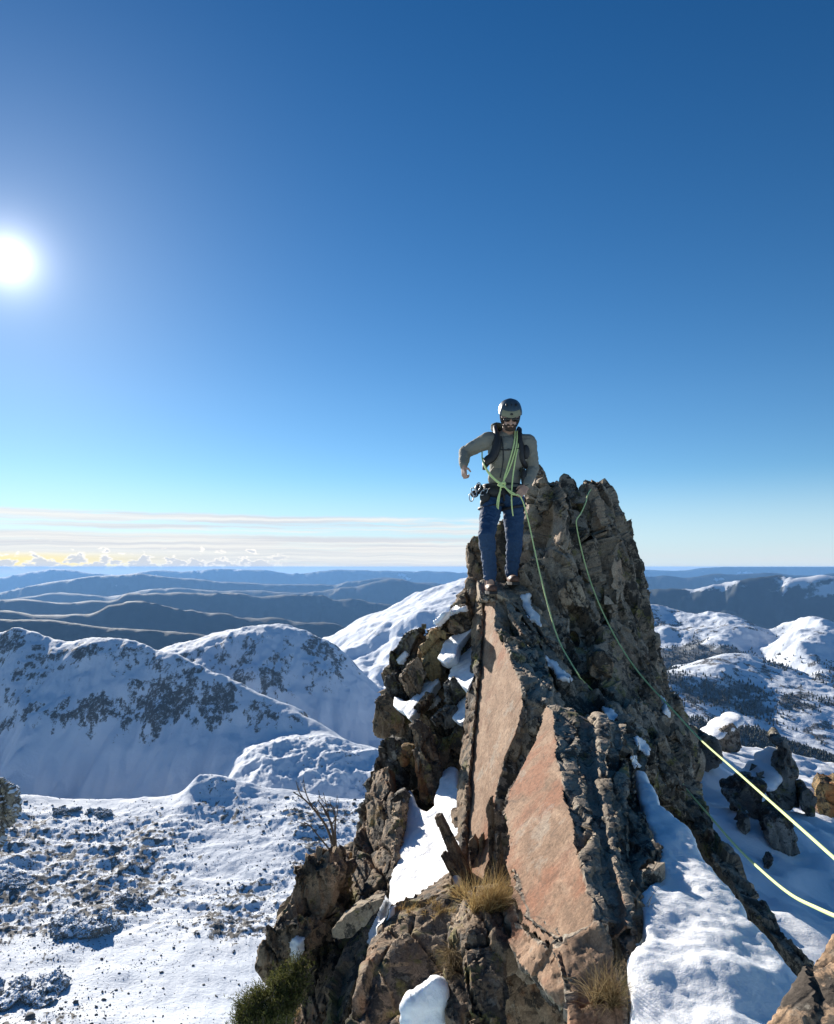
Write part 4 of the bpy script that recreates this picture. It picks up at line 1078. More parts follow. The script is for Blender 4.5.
# ---------------------------------------------------------------- splinters of cleaved rock standing in front of the slab
GS = 'splinters standing at the foot of the slab'
def splinter(pts, d, off, label, seed):
    o = rock('rock_splinter', [prism(poly(pts, d), off)], M_SPL, 0.006, None, facet=0.010, size=0.08, crack=0.008, rough=0.008, seed=seed, stretch=(3, 2, 0.5))
    tag(o, label, 'rock splinter', GS)
M_SPL = rock_mat('dark_splinter', [(0.12, 0.085, 0.058), (0.21, 0.155, 0.105), (0.32, 0.245, 0.17), (0.15, 0.11, 0.078)], lichen=0.3, pale=0.15, yellow=0.0, orange=0.2, grain=1.0, bdist=0.01)
splinter([(434, 818), (440, 815), (452, 838), (466, 868), (474, 884), (464, 888), (452, 864), (443, 842)], 4.65, (0.02, 0.08, 0), 'longest dark splinter leaning left across the snow', 90)
splinter([(439, 856), (443, 853), (452, 862), (463, 880), (466, 888), (456, 886), (446, 870)], 4.6, (0.02, 0.07, 0), 'short dark splinter leaning left under the longest one', 91)
splinter([(468, 842), (473, 836), (477, 842), (480, 868), (482, 888), (472, 888)], 4.75, (0.02, 0.06, 0), 'short upright splinter between the leaning ones and the tallest', 92)
splinter([(486, 808), (490, 796), (492, 812), (492, 850), (494, 884), (486, 886), (488, 850)], 4.6, (0.025, 0.05, 0), 'tallest upright splinter at the edge between the two slabs', 93)
splinter([(478, 838), (482, 834), (485, 850), (486, 886), (480, 888)], 4.7, (0.02, 0.05, 0), 'thin pale splinter just left of the tallest one', 94)
splinter([(496, 838), (499, 832), (501, 850), (502, 884), (496, 886)], 4.5, (0.02, 0.05, 0), 'low thin splinter right of the tallest one against lower slab', 95)

# ---------------------------------------------------------------- snow patches
def snow(pts, d, off, label, seed, voxel=0.014, lump=0.018, it=6, mat=None, group='snow patches lying on the pinnacle', plane=None, fn=None):
    if plane is not None:
        nn = np.array(plane[1], dtype=float); nn /= np.linalg.norm(nn)
        front = on_plane(jag(pts, 2.2, 7, seed), (P(*plane[0]), nn))
    else:
        front = poly(jag(pts, 2.0, 7, seed), d)
    V, N, F = remesh([prism(front, off, 0.97)], voxel)
    if fn is not None: V = fn(V)
    V = laplace(V, F, it, 0.6); N = vnormals(V, F)
    k = voxel / 0.014
    h = lump * (1.8 * fbm(V * 2.6 / k ** 0.6 + seed, 3) + 0.35 * fbm(V * np.array((9, 6, 9)) / k ** 0.6 + seed, 3) + 0.25 * fbm(V * 24 / k ** 0.6, 2))
    V = V + N * h[:, None]
    me = mesh_arrays('snow_patch', V, F); smooth(me)
    o = link('snow_patch', me, mat or M_SNOW); rebase(o)
    return tag(o, label, 'snow patch', group)

snow([(402, 790), (411, 789), (419, 806), (427, 812), (434, 805), (441, 773), (450, 765), (458, 768), (461, 822), (461, 853), (456, 884), (444, 897), (430, 908), (412, 910), (398, 916), (388, 900), (392, 872), (399, 850), (403, 820)], None, (0.10, 0.10, -0.5), 'large sunlit snow patch between the brown rib and the pale slab', 1, lump=0.02, plane=((430, 850, 5.05), (-0.42, -0.12, 0.9)))

# thin patches lie on whatever rock is under them
from mathutils.bvhtree import BVHTree
def rock_bvh():
    vs = []; fs = []; b = 0
    for o in list(COL.objects):
        if o.type != 'MESH' or o.name.split('.')[0] in ('mountain_terrain', 'forest', 'boulder_field', 'haze', 'snow_slope', 'snow_patch', 'rock_outcrop', 'rock_spur'): continue
        V, N = get_arrays(o.data); V = V + np.array(o.location) + (np.array(o.parent.location) if o.parent else 0)
        vs.append(V); fs.append(quads(o.data) + b); b += len(V)
    return BVHTree.FromPolygons(np.concatenate(vs).tolist(), np.concatenate(fs).tolist())
BVH = rock_bvh()
def surf(px, py, default=6.0):
    r = ray(px, py); h = BVH.ray_cast(Vector((0, 0, 0)), Vector(r).normalized())
    return h[0][1] if h[0] is not None else default
def inside(px, py, pg):
    c = np.zeros(px.shape, bool); n = len(pg)
    for i in range(n):
        x1, y1 = pg[i]; x2, y2 = pg[(i + 1) % n]
        m = ((y1 > py) != (y2 > py)) & (px < (x2 - x1) * (py - y1) / (y2 - y1 + 1e-12) + x1)
        c ^= m
    return c
def edge_dist(px, py, pg):
    d = np.full(px.shape, 1e9); n = len(pg)
    for i in range(n):
        a = np.array(pg[i]); b = np.array(pg[(i + 1) % n]); ab = b - a
        t = np.clip(((px - a[0]) * ab[0] + (py - a[1]) * ab[1]) / max(ab.dot(ab), 1e-9), 0, 1)
        d = np.minimum(d, np.hypot(px - a[0] - t * ab[0], py - a[1] - t * ab[1]))
    return d
def drape(pts, label, seed, thick=0.05, step=1.1, blur=5, lump=0.012, lim=0.3):
    pg = [(p[0], p[1]) for p in pts]
    a = np.array(pg)
    gx = np.arange(a[:, 0].min() - 4, a[:, 0].max() + 4, step); gy = np.arange(a[:, 1].min() - 4, a[:, 1].max() + 4, step)
    X_, Y_ = np.meshgrid(gx, gy)
    Dp = np.array([[surf(x_, y_) for x_ in gx] for y_ in gy])
    ins = inside(X_, Y_, pg); ed = edge_dist(X_, Y_, pg); sd = np.where(ins, ed, -ed)
    nz = fbm(np.stack([X_.ravel() * 0.13, Y_.ravel() * 0.13, np.full(X_.size, seed * 1.7)], 1), 4).reshape(X_.shape)
    sd = sd + 3.2 * nz
    med = np.median(Dp[ins]) if ins.any() else np.median(Dp)
    Dp = np.clip(Dp, med - lim, med + lim)
    D2 = Dp.copy()
    for _ in range(blur):
        q = np.pad(D2, 1, 'edge'); D2 = (q[:-2, 1:-1] + q[2:, 1:-1] + q[1:-1, :-2] + q[1:-1, 2:] + 2 * D2) / 6
        D2 = np.minimum(D2, Dp + 0.0) * 0.5 + D2 * 0.5
    prof = np.sqrt(np.clip((sd + 1.0) / 7.0, 0, 1))
    front = D2 - thick * prof
    backd = D2 + 0.06
    keep = sd > -1.0
    idx = -np.ones(X_.shape, int)
    cells = keep[:-1, :-1] & keep[1:, :-1] & keep[:-1, 1:] & keep[1:, 1:]
    use = np.zeros(X_.shape, bool)
    use[:-1, :-1] |= cells; use[1:, :-1] |= cells; use[:-1, 1:] |= cells; use[1:, 1:] |= cells
    if not use.any(): return None
    idx[use] = np.arange(use.sum()); n = use.sum()
    Pf = np.array([P(x_, y_, d_) for x_, y_, d_ in zip(X_[use], Y_[use], front[use])])
    Pb = np.array([P(x_, y_, d_) for x_, y_, d_ in zip(X_[use], Y_[use], backd[use])])
    ii, jj = np.nonzero(cells)
    q = np.stack([idx[ii, jj], idx[ii + 1, jj], idx[ii + 1, jj + 1], idx[ii, jj + 1]], 1)
    F = [q, q[:, ::-1] + n]
    ecount = {}
    for f in q.tolist():
        for k in range(4):
            e = (f[k], f[(k + 1) % 4])
            if (e[1], e[0]) in ecount: del ecount[(e[1], e[0])]
            else: ecount[e] = 1
    if ecount: F.append(np.array([(e[1], e[0], e[0] + n, e[1] + n) for e in ecount]))
    V = np.concatenate([Pf, Pb]); F = np.concatenate(F)
    N = vnormals(V, F)
    V[:n] += N[:n] * (lump * fbm(Pf * 9 + seed, 3))[:, None]
    me = mesh_arrays('snow_patch', V, F); smooth(me)
    o = link('snow_patch', me, M_SNOW); rebase(o)
    return tag(o, label, 'snow patch', 'snow patches lying on the pinnacle')

drape([(385, 897), (396, 905), (392, 922), (378, 932), (372, 945), (366, 942), (372, 925)], 'narrow snow tongue running down beside the balanced flat stone', 2)
snow([(453, 634), (462, 624), (470, 618), (473, 629), (459, 644), (456, 657), (444, 662), (437, 658), (444, 642)], None, (0.05, 0.35, -0.12), "upper snow patch right beside the ochre stained block", 3, voxel=0.012, plane=((456, 638, 7.1), (-0.4, -0.2, 0.85)))
snow([(459, 641), (475, 630), (478, 662), (468, 690), (457, 682), (448, 680), (449, 670), (458, 660)], None, (0.05, 0.35, -0.12), "snow patch pressed against the left edge of the pale slab", 4, voxel=0.012, plane=((465, 662, 6.88), (-0.5, -0.12, 0.85)))
snow([(431, 674), (440, 667), (439, 682), (423, 698), (415, 713), (408, 720), (392, 705), (394, 696), (409, 702), (418, 690)], None, (0.05, 0.35, -0.12), "diagonal snow ledge between the brown wedge block and the skyline", 5, voxel=0.012, plane=((415, 698, 6.85), (-0.3, -0.2, 0.9)))
snow([(451, 710), (460, 698), (469, 688), (470, 714), (460, 724), (451, 718)], None, (0.05, 0.35, -0.12), "small snow patch beside the slab below the rubble", 6, voxel=0.012, plane=((461, 708, 6.38), (-0.5, -0.12, 0.85)))
drape([(428, 704), (438, 694), (441, 700), (435, 708), (427, 710)], 'tiny snow patch in the rubble left of the pale slab', 7)
drape([(397, 660), (405, 652), (410, 655), (404, 664), (399, 665)], 'tiny snow pocket by the dark rounded block on the skyline', 8)
drape([(434, 622), (441, 614), (455, 607), (466, 606), (467, 610), (452, 615), (445, 622), (440, 630)], 'thin snow cap on the highest brown block', 9)
snow([(400, 1040), (404, 1010), (420, 992), (434, 980), (442, 986), (444, 1005), (444, 1040)], 3.3, (0.05, 0.25, -0.1), 'snow clump at the bottom edge under the tan ledge', 10, voxel=0.01, lump=0.035, it=4)
drape([(290, 942), (296, 937), (304, 938), (303, 952), (298, 962), (291, 962)], 'small snow clump between the lowest boulders and the shrub', 11)
drape([(521, 594), (530, 595), (531, 606), (541, 618), (541, 628), (533, 622), (524, 608)], 'thin snow strip between the flakes under the climber', 12)
drape([(545, 656), (552, 660), (566, 672), (575, 680), (570, 683), (558, 678), (550, 668)], 'snow streak in the groove where the near rope vanishes', 13)
drape([(603, 707), (614, 709), (617, 716), (610, 724), (605, 718)], 'small snow blob on the crest of the lower slab', 14)
drape([(634, 738), (642, 737), (650, 748), (648, 755), (638, 750)], 'small snow blob on the right buttress', 15)
drape([(630, 757), (636, 755), (640, 766), (634, 768)], 'tiny snow blob at the top of the near snow slope', 16)
drape([(660, 695), (664, 700), (671, 716), (668, 719), (662, 708)], 'thin snow sliver under the long rope at the skyline', 17)
# near snow slope on the right of the slabs
def roll(V):
    xr = np.interp(V[:, 1], [2.0, 2.5, 3.0, 3.7, 4.6], [0.85, 1.0, 1.2, 1.25, 1.45])
    V = V.copy(); V[:, 2] -= 0.55 * np.maximum(V[:, 0] - xr, 0) ** 1.3
    return V
snow([(634, 768), (646, 776), (660, 798), (682, 818), (704, 848), (732, 882), (760, 916), (790, 948), (815, 970), (840, 1010), (840, 1080), (622, 1080), (628, 1000), (630, 965), (645, 935), (640, 900), (650, 880), (664, 868), (656, 840), (640, 800)], None, (0.05, 0.15, -0.7), 'sunlit snow slope with wind ridges right of the lower slab', 18, voxel=0.013, lump=0.03, it=5, plane=((690, 920, 2.95), (0.02, -0.06, 1.0)), fn=roll)


# shaded snow slope farther right: a sheet of ground
snow_slope()
GC = 'snow caps on the slope boulders'
def cap(parts, label, seed):
    sol = []
    for px, py, d, rx, ry, rz, tl in parts:
        R = np.array(Matrix.Rotation(tl, 3, 'Y'))
        c = P(px, py, d); th = np.linspace(0, math.pi, 11); ph = np.linspace(0, 2 * math.pi, 21)[:-1]
        V = [c + R @ np.array((rx * max(math.sin(t), .02) * math.cos(q), ry * max(math.sin(t), .02) * math.sin(q), rz * math.cos(t))) for t in th for q in ph]
        Fc = [(i * 20 + k, i * 20 + (k + 1) % 20, (i + 1) * 20 + (k + 1) % 20, (i + 1) * 20 + k) for i in range(10) for k in range(20)]
        Fc += [tuple(range(19, -1, -1)), tuple(200 + k for k in range(20))]
        sol.append((np.array(V), Fc))
    V, N, F = remesh(sol, 0.03); V = laplace(V, F, 8, 0.6); N = vnormals(V, F)
    V = V + N * (0.03 * fbm(V * 1.8 + seed, 3))[:, None]
    me = mesh_arrays('snow_patch', V, F); smooth(me)
    o = link('snow_patch', me, M_SNOW); rebase(o); tag(o, label, 'snow patch', GC)
cap([(712, 733, 17.6, 0.28, 0.5, 0.13, -0.3), (722, 726, 17.8, 0.34, 0.55, 0.16, -0.4), (732, 719, 18.0, 0.23, 0.5, 0.14, -0.4)], 'thick snow cap on the grey boulder atop the shaded slope', 20)
cap([(764, 772, 12.05, 0.20, 0.5, 0.13, 0.2), (774, 764, 12.25, 0.22, 0.6, 0.15, 0.3), (780, 756, 12.4, 0.16, 0.5, 0.10, 0.5), (756, 780, 11.95, 0.26, 0.5, 0.10, 0.2)], 'snow cushion held in the hook of the large dark outcrop', 21)
# ---------------------------------------------------------------- the climber
def capsule(a, ra, b, rb, seg=14, rings=4):
    a = np.array(a, float); b = np.array(b, float)
    ax = b - a; L = np.linalg.norm(ax); ax = ax / max(L, 1e-9)
    t = np.cross(ax, (0.3, 0.2, 0.9)); 
    if np.linalg.norm(t) < 1e-3: t = np.cross(ax, (1, 0, 0))
    t /= np.linalg.norm(t); s = np.cross(ax, t)
    prof = []
    for i in range(rings + 1):
        an = math.pi / 2 * (1 - i / rings); prof.append((a - ax * ra * math.sin(an), ra * max(math.cos(an), 0.02)))
    for i in range(rings + 1):
        an = math.pi / 2 * i / rings; prof.append((b + ax * rb * math.sin(an), rb * max(math.cos(an), 0.02)))
    V = []; F = []
    for c, r in prof:
        for k in range(seg):
            q = 2 * math.pi * k / seg
            V.append(c + r * (math.cos(q) * t + math.sin(q) * s))
    n = len(prof)
    for i in range(n - 1):
        for k in range(seg):
            k2 = (k + 1) % seg
            F.append((i * seg + k, i * seg + k2, (i + 1) * seg + k2, (i + 1) * seg + k))
    F.append(tuple(range(seg - 1, -1, -1))); F.append(tuple((n - 1) * seg + k for k in range(seg)))
    return np.array(V), F

def ellipsoid(c, axes, radii, seg=20, rings=12):
    c = np.array(c, float); A = [np.array(a, float) for a in axes]
    V = []; F = []
    for i in range(rings + 1):
        th = math.pi * i / rings
        for k in range(seg):
            ph = 2 * math.pi * k / seg
            s = max(math.sin(th), 0.01)
            V.append(c + A[0] * radii[0] * s * math.cos(ph) + A[1] * radii[1] * s * math.sin(ph) + A[2] * radii[2] * math.cos(th))
    for i in range(rings):
        for k in range(seg):
            k2 = (k + 1) % seg
            F.append((i * seg + k, i * seg + k2, (i + 1) * seg + k2, (i + 1) * seg + k))
    F.append(tuple(range(seg - 1, -1, -1))); F.append(tuple(rings * seg + k for k in range(seg)))
    return np.array(V), F

EX, EY, EZ = np.array((1., 0, 0)), np.array((0, 1., 0)), np.array((0, 0, 1.))
def chain(pts):
    out = []
    for (a, ra), (b, rb) in zip(pts[:-1], pts[1:]):
        out.append(capsule(a, ra, b, rb))
    return out

def soft(name, solids, voxel, it, mat, parent, wrinkle=0.0, wscale=20.0, wdir=(1, 1, 1)):
    V, N, F = remesh(solids, voxel)
    V = laplace(V, F, it, 0.6)
    if wrinkle:
        N = vnormals(V, F)
        p = V * np.array(wdir) * wscale
        p = p + 0.8 * np.stack([fbm(V * 9 + k * 7, 2) for k in range(3)], 1)
        V = V + N * (wrinkle * fbm(p, 3, ridged=True))[:, None]
    me = mesh_arrays(name, V, F); smooth(me)
    return link(name, me, mat, parent)

M_SKIN = simple_mat('skin', (0.46, 0.27, 0.19), 0.5, 0.12, 40)
M_SHIRT = simple_mat('grey_green_jersey', (0.215, 0.205, 0.17), 0.85, 0.12, 120, bstr=0.3)
M_JEANS = simple_mat('dark_blue_trousers', (0.015, 0.050, 0.118), 0.8, 0.25, 60, bstr=0.3)
M_BLACK = simple_mat('black_webbing', (0.018, 0.018, 0.02), 0.6, 0.3, 90)
M_PACK = simple_mat('dark_green_pack_cloth', (0.05, 0.06, 0.035), 0.8, 0.3, 60)
M_HELM = simple_mat('slate_helmet_plastic', (0.045, 0.065, 0.085), 0.35, 0.2, 20, bstr=0.0)
M_PALE = simple_mat('pale_helmet_plastic', (0.20, 0.20, 0.13), 0.45, 0.1, 20, bstr=0.0)
M_LENS = simple_mat('dark_lens', (0.012, 0.010, 0.010), 0.12, 0.1, 20, bstr=0.0)
M_HAIR = simple_mat('dark_beard', (0.05, 0.03, 0.02), 0.9, 0.4, 200)
M_BOOT = simple_mat('brown_boot_leather', (0.14, 0.065, 0.038), 0.6, 0.3, 60)
M_SOLE = simple_mat('black_rubber', (0.02, 0.02, 0.02), 0.8, 0.2, 60)
M_STEEL = simple_mat('grey_alloy', (0.5, 0.5, 0.5), 0.35, 0.1, 60, metallic=0.9)
M_ROPE = simple_mat('lime_rope_sheath', (0.64, 0.76, 0.32), 0.75, 0.22, 160, bstr=0.5, bdist=0.002)

def ground_at(x, y, z):
    h = BVH.ray_cast(Vector((x, y, z)), Vector((0, 0, -1)))
    return h[0][2] if h[0] is not None else z
man_base = P(500, 582, 7.05)
person = empty('person', tuple(man_base), 'bearded climber in helmet, grey jersey and blue trousers standing on the ridge with raised elbow', 'person')

head = P(510, 416, 6.88)
fwd = np.array((-0.02, -0.80, -0.60)); fwd /= np.linalg.norm(fwd)
rt = np.cross(fwd, EZ); rt /= np.linalg.norm(rt)          # his left is the viewer's right
upv = np.cross(rt, fwd)
def H(r, f, u): return head + rt * r + fwd * f + upv * u
neck = P(507.5, 435, 7.03)
shR, shL = P(488.5, 440.5, 7.0), P(528, 443, 7.0)
elR, wrR = P(465.0, 452, 7.12), P(463.5, 466, 6.96)
elL, wrL = P(533, 468, 7.04), P(526.5, 486, 6.86)
chest, waist, pelvis = P(508, 455, 7.0), P(504.5, 478, 7.03), P(502.5, 494, 7.05)
hpR, hpL = P(492, 501, 7.04), P(513, 501, 7.06)
knR, knL = P(486.5, 536, 6.74), P(514.5, 542, 6.98)
anR, anL = P(490, 572, 6.96), P(512, 573, 7.14)
ftR = np.array((anR[0], anR[1] - 0.0, ground_at(anR[0], anR[1] - 0.05, anR[2] + 0.25)))
ftL = np.array((anL[0], anL[1] - 0.0, ground_at(anL[0], anL[1] - 0.05, anL[2] + 0.25)))

def hand_solids(wr, el, palm_dir, back_dir, curl, flip):
    """palm with four curled fingers and a thumb; palm_dir runs from wrist to knuckles, back_dir out of the back of the hand"""
    d = np.array(palm_dir, float); d /= np.linalg.norm(d)
    b = np.array(back_dir, float); b -= d * b.dot(d); b /= np.linalg.norm(b)
    s = np.cross(d, b) * flip                                   # towards the thumb
    out = []
    for k in (-0.028, -0.010, 0.010, 0.028):
        out.append(capsule(wr + s * k * 0.6, 0.017, wr + d * 0.085 + s * k, 0.0135, 10, 3))
    lens = (0.070, 0.080, 0.075, 0.060)
    for k, L in zip((0.029, 0.010, -0.010, -0.029), lens):
        p = wr + d * 0.088 + s * k; a = 0.35; r = 0.0088
        for j, fr in enumerate((0.45, 0.32, 0.25)):
            a2 = a + curl * j * 0.75
            q = p + (d * math.cos(a2) - b * math.sin(a2)) * L * fr
            out.append(capsule(p, r, q, r * 0.92, 8, 3)); p = q; r *= 0.92
    t0 = wr + d * 0.025 + s * 0.026; t1 = t0 + (d * 0.55 + s * 0.55 - b * 0.5) * 0.042; t2 = t1 + (d * 0.75 - s * 0.05 - b * 0.6) * 0.034
    out += [capsule(t0, 0.0125, t1, 0.0105, 8, 3), capsule(t1, 0.0105, t2, 0.0085, 8, 3)]
    return out

hdR = (P(464.5, 476, 6.93) - wrR); hdL = (P(519.5, 494.5, 6.80) - wrL)
body = []
body += [ellipsoid(H(0, 0.0, 0.02), (rt, fwd, upv), (0.076, 0.097, 0.105)), ellipsoid(H(0, 0.03, -0.055), (rt, fwd, upv), (0.060, 0.066, 0.062))]
body += [capsule(H(0, 0.093, 0.01), 0.010, H(0, 0.112, -0.03), 0.015, 10, 3), capsule(H(-0.02, 0.092, -0.062), 0.009, H(0.02, 0.092, -0.062), 0.009, 10, 3), capsule(H(-0.02, 0.090, -0.076), 0.009, H(0.02, 0.090, -0.076), 0.009, 10, 3), capsule(H(-0.04, 0.078, 0.03), 0.016, H(0.04, 0.078, 0.03), 0.016, 10, 3)]
for sgn in (-1, 1): body.append(ellipsoid(H(sgn * 0.08, -0.005, -0.01), (rt, fwd, upv), (0.012, 0.02, 0.032), 10, 6))
body += chain([(neck, 0.062), (H(0, -0.02, -0.04), 0.055)])
body += [ellipsoid(chest, (EX, EY, EZ), (0.165, 0.105, 0.16)), ellipsoid(waist, (EX, EY, EZ), (0.135, 0.09, 0.12)), ellipsoid(pelvis, (EX, EY, EZ), (0.15, 0.10, 0.10))]
for sh, el, wr in ((shR, elR, wrR), (shL, elL, wrL)):
    body += chain([(chest + (sh - chest) * 0.5 + EZ * 0.02, 0.08), (sh, 0.058), (el, 0.040), (wr, 0.027)])
for hp, kn, an, ft in ((hpR, knR, anR, ftR), (hpL, knL, anL, ftL)):
    body += chain([(hp, 0.085), (kn, 0.055), (kn + (an - kn) * 0.3, 0.055), (an, 0.038), (ft + EZ * 0.05, 0.036)])
    body += [capsule(ft + EZ * 0.045 + EY * 0.04, 0.032, ft - EY * 0.15 + EZ * 0.04, 0.028)]
body += hand_solids(wrR, elR, hdR, (-0.85, -0.4, 0.1), 1.95, -1)
body += hand_solids(wrL, elL, hdL, (0.45, -0.75, 0.45), 1.15, 1)
soft('body', body, 0.0048, 2, M_SKIN, person)

# jersey: follows the torso and arms, ends at neck, cuffs and waist
sh_s = [ellipsoid(chest + EZ * 0.01, (EX, EY, EZ), (0.190, 0.125, 0.175)), ellipsoid(waist, (EX, EY, EZ), (0.155, 0.110, 0.135)), ellipsoid(P(505.5, 488, 7.02), (EX, EY, EZ), (0.158, 0.112, 0.06))]
sh_s += chain([(neck + (shR - neck) * 0.15 - EZ * 0.02, 0.075), (neck - EZ * 0.005, 0.066)])
for sh, el, wr in ((shR, elR, wrR), (shL, elL, wrL)):
    sh_s += chain([(neck + (sh - neck) * 0.3 - EZ * 0.045, 0.075), (sh, 0.080), (sh + (el - sh) * 0.5, 0.066), (el, 0.056), (el + (wr - el) * 0.5, 0.050), (wr - (wr - el) * 0.06, 0.037)])
soft('jersey', sh_s, 0.0075, 3, M_SHIRT, person, 0.009, 13, (0.8, 0.8, 1.8))
tr_s = [ellipsoid(pelvis - EZ * 0.01, (EX, EY, EZ), (0.168, 0.122, 0.115))]
for hp, kn, an, ft in ((hpR, knR, anR, ftR), (hpL, knL, anL, ftL)):
    tr_s += chain([(hp, 0.104), (hp + (kn - hp) * 0.5, 0.086), (kn, 0.068), (kn + (an - kn) * 0.35, 0.067), (kn + (an - kn) * 0.75, 0.057), (an + EZ * 0.005, 0.056), (ft + EZ * 0.16 + EY * 0.02, 0.056)])
soft('trousers', tr_s, 0.0085, 3, M_JEANS, person, 0.016, 9, (0.8, 0.8, 1.6))
for an, ft in ((anR, ftR), (anL, ftL)):
    bt = soft('boot', [capsule(ft + EZ * 0.05 + EY * 0.05, 0.046, ft + EZ * 0.15 + EY * 0.03, 0.05), capsule(ft + EZ * 0.055 + EY * 0.05, 0.046, ft + EZ * 0.05 - EY * 0.14, 0.044), ellipsoid(ft + EZ * 0.05 - EY * 0.15, (EX, EY, EZ), (0.05, 0.07, 0.042))], 0.007, 2, M_BOOT, person)
    sole = [prism([ft + np.array((c[0], c[1], 0.002)) for c in ((-0.045, 0.095), (0.045, 0.095), (0.05, -0.03), (0.054, -0.14), (0.03, -0.22), (-0.03, -0.22), (-0.054, -0.14), (-0.05, -0.03))], (0, 0, 0.026))]
    build('sole', sole, M_SOLE, bt, False)
# beard, helmet, glasses
soft('beard', [ellipsoid(H(0, 0.044, -0.078), (rt, fwd, upv), (0.060, 0.058, 0.048)), capsule(H(-0.062, 0.03, -0.05), 0.016, H(-0.07, 0.0, 0.0), 0.012), capsule(H(0.062, 0.03, -0.05), 0.016, H(0.07, 0.0, 0.0), 0.012), capsule(H(-0.03, 0.095, -0.046), 0.007, H(0.03, 0.095, -0.046), 0.007)], 0.006, 1, M_HAIR, person, 0.003, 60)
def dome(c, r, t0, t1, seg=36, rings=14, th=0.012, front_drop=0.0):
    V = []; F = []
    for lay in (0, 1):
        for i in range(rings + 1):
            for k in range(seg):
                ph = 2 * math.pi * k / seg
                a = t0 + (t1 - t0 + front_drop * max(0, math.cos(ph)) - 0.10 * max(0, -math.cos(ph))) * i / rings
                q = np.array((math.sin(a) * math.sin(ph) * r[0], math.sin(a) * math.cos(ph) * r[1], math.cos(a) * r[2]))
                ridge_ = 1 + 0.035 * math.cos(6 * ph) * math.sin(a) ** 2
                q = q * (ridge_ - (th / r[0]) * lay)
                V.append(c + rt * q[0] + fwd * q[1] + upv * q[2])
    n = (rings + 1) * seg
    for lay in (0, 1):
        for i in range(rings):
            for k in range(seg):
                k2 = (k + 1) % seg
                f = (lay * n + i * seg + k, lay * n + i * seg + k2, lay * n + (i + 1) * seg + k2, lay * n + (i + 1) * seg + k)
                F.append(f if lay else f[::-1])
    for k in range(seg):
        k2 = (k + 1) % seg
        F.append((rings * seg + k, rings * seg + k2, n + rings * seg + k2, n + rings * seg + k))
    return np.array(V), F
hc = H(0, -0.005, 0.045)
helm = build('helmet', [dome(hc, (0.112, 0.138, 0.118), 0.02, math.radians(92))], M_HELM, person)
# pale lower front band and side clips of the helmet
fr_ = []
V, F = dome(hc, (0.1145, 0.1405, 0.1205), math.radians(62), math.radians(90), 36, 6, 0.006)
keepk = [k for k in range(36) if abs(math.sin(2 * math.pi * (k + .5) / 36)) < 0.72 and math.cos(2 * math.pi * (k + .5) / 36) > 0]
F2 = [f for f in F[:6 * 36] if (f[0] % 36) in keepk or (f[3] % 36) in keepk]
used = sorted({i for f in F2 for i in f}); mp = {i: q for q, i in enumerate(used)}
V = V[used]; F2 = [tuple(mp[i] for i in f) for f in F2]
build('front_band', [(V, F2)], M_PALE, helm)
for sx in (-1, 0, 1): build('vent', [ellipsoid(hc + rt * sx * 0.045 + fwd * 0.062 + upv * 0.094, (rt, fwd, upv), (0.010, 0.022, 0.012), 10, 6)], M_BLACK, helm)
build('lamp_clip', [ellipsoid(hc + fwd * 0.137 + upv * 0.035, (rt, fwd, upv), (0.014, 0.008, 0.012), 10, 6)], M_BLACK, helm)
build('chin_strap', [tube(catmull([H(sx * 0.095, 0.0, 0.02), H(sx * 0.082, 0.02, -0.05), H(sx * 0.04, 0.055, -0.115), H(0, 0.065, -0.125)], 6), 0.006, 6) for sx in (-1, 1)], M_BLACK, helm)
sg = build('sunglasses', [ellipsoid(H(sx * 0.036, 0.098, 0.008), (rt, fwd, upv), (0.034, 0.012, 0.021), 16, 8) for sx in (-1, 1)], M_LENS, person)
build('frame', [tube([H(-0.082, -0.02, 0.005), H(-0.082, 0.05, 0.012), H(-0.066, 0.094, 0.022), H(-0.03, 0.108, 0.026), H(0.03, 0.108, 0.026), H(0.066, 0.094, 0.022), H(0.082, 0.05, 0.012), H(0.082, -0.02, 0.005)], 0.004, 6)], M_BLACK, sg)
build('wristwatch', [tube([wrL + (elL - wrL) * 0.04 + np.array((0.032 * math.cos(a), 0.032 * math.sin(a), 0.01 * math.cos(a))) for a in np.linspace(0, 6.28, 17)], 0.007, 6)], M_BLACK, person)
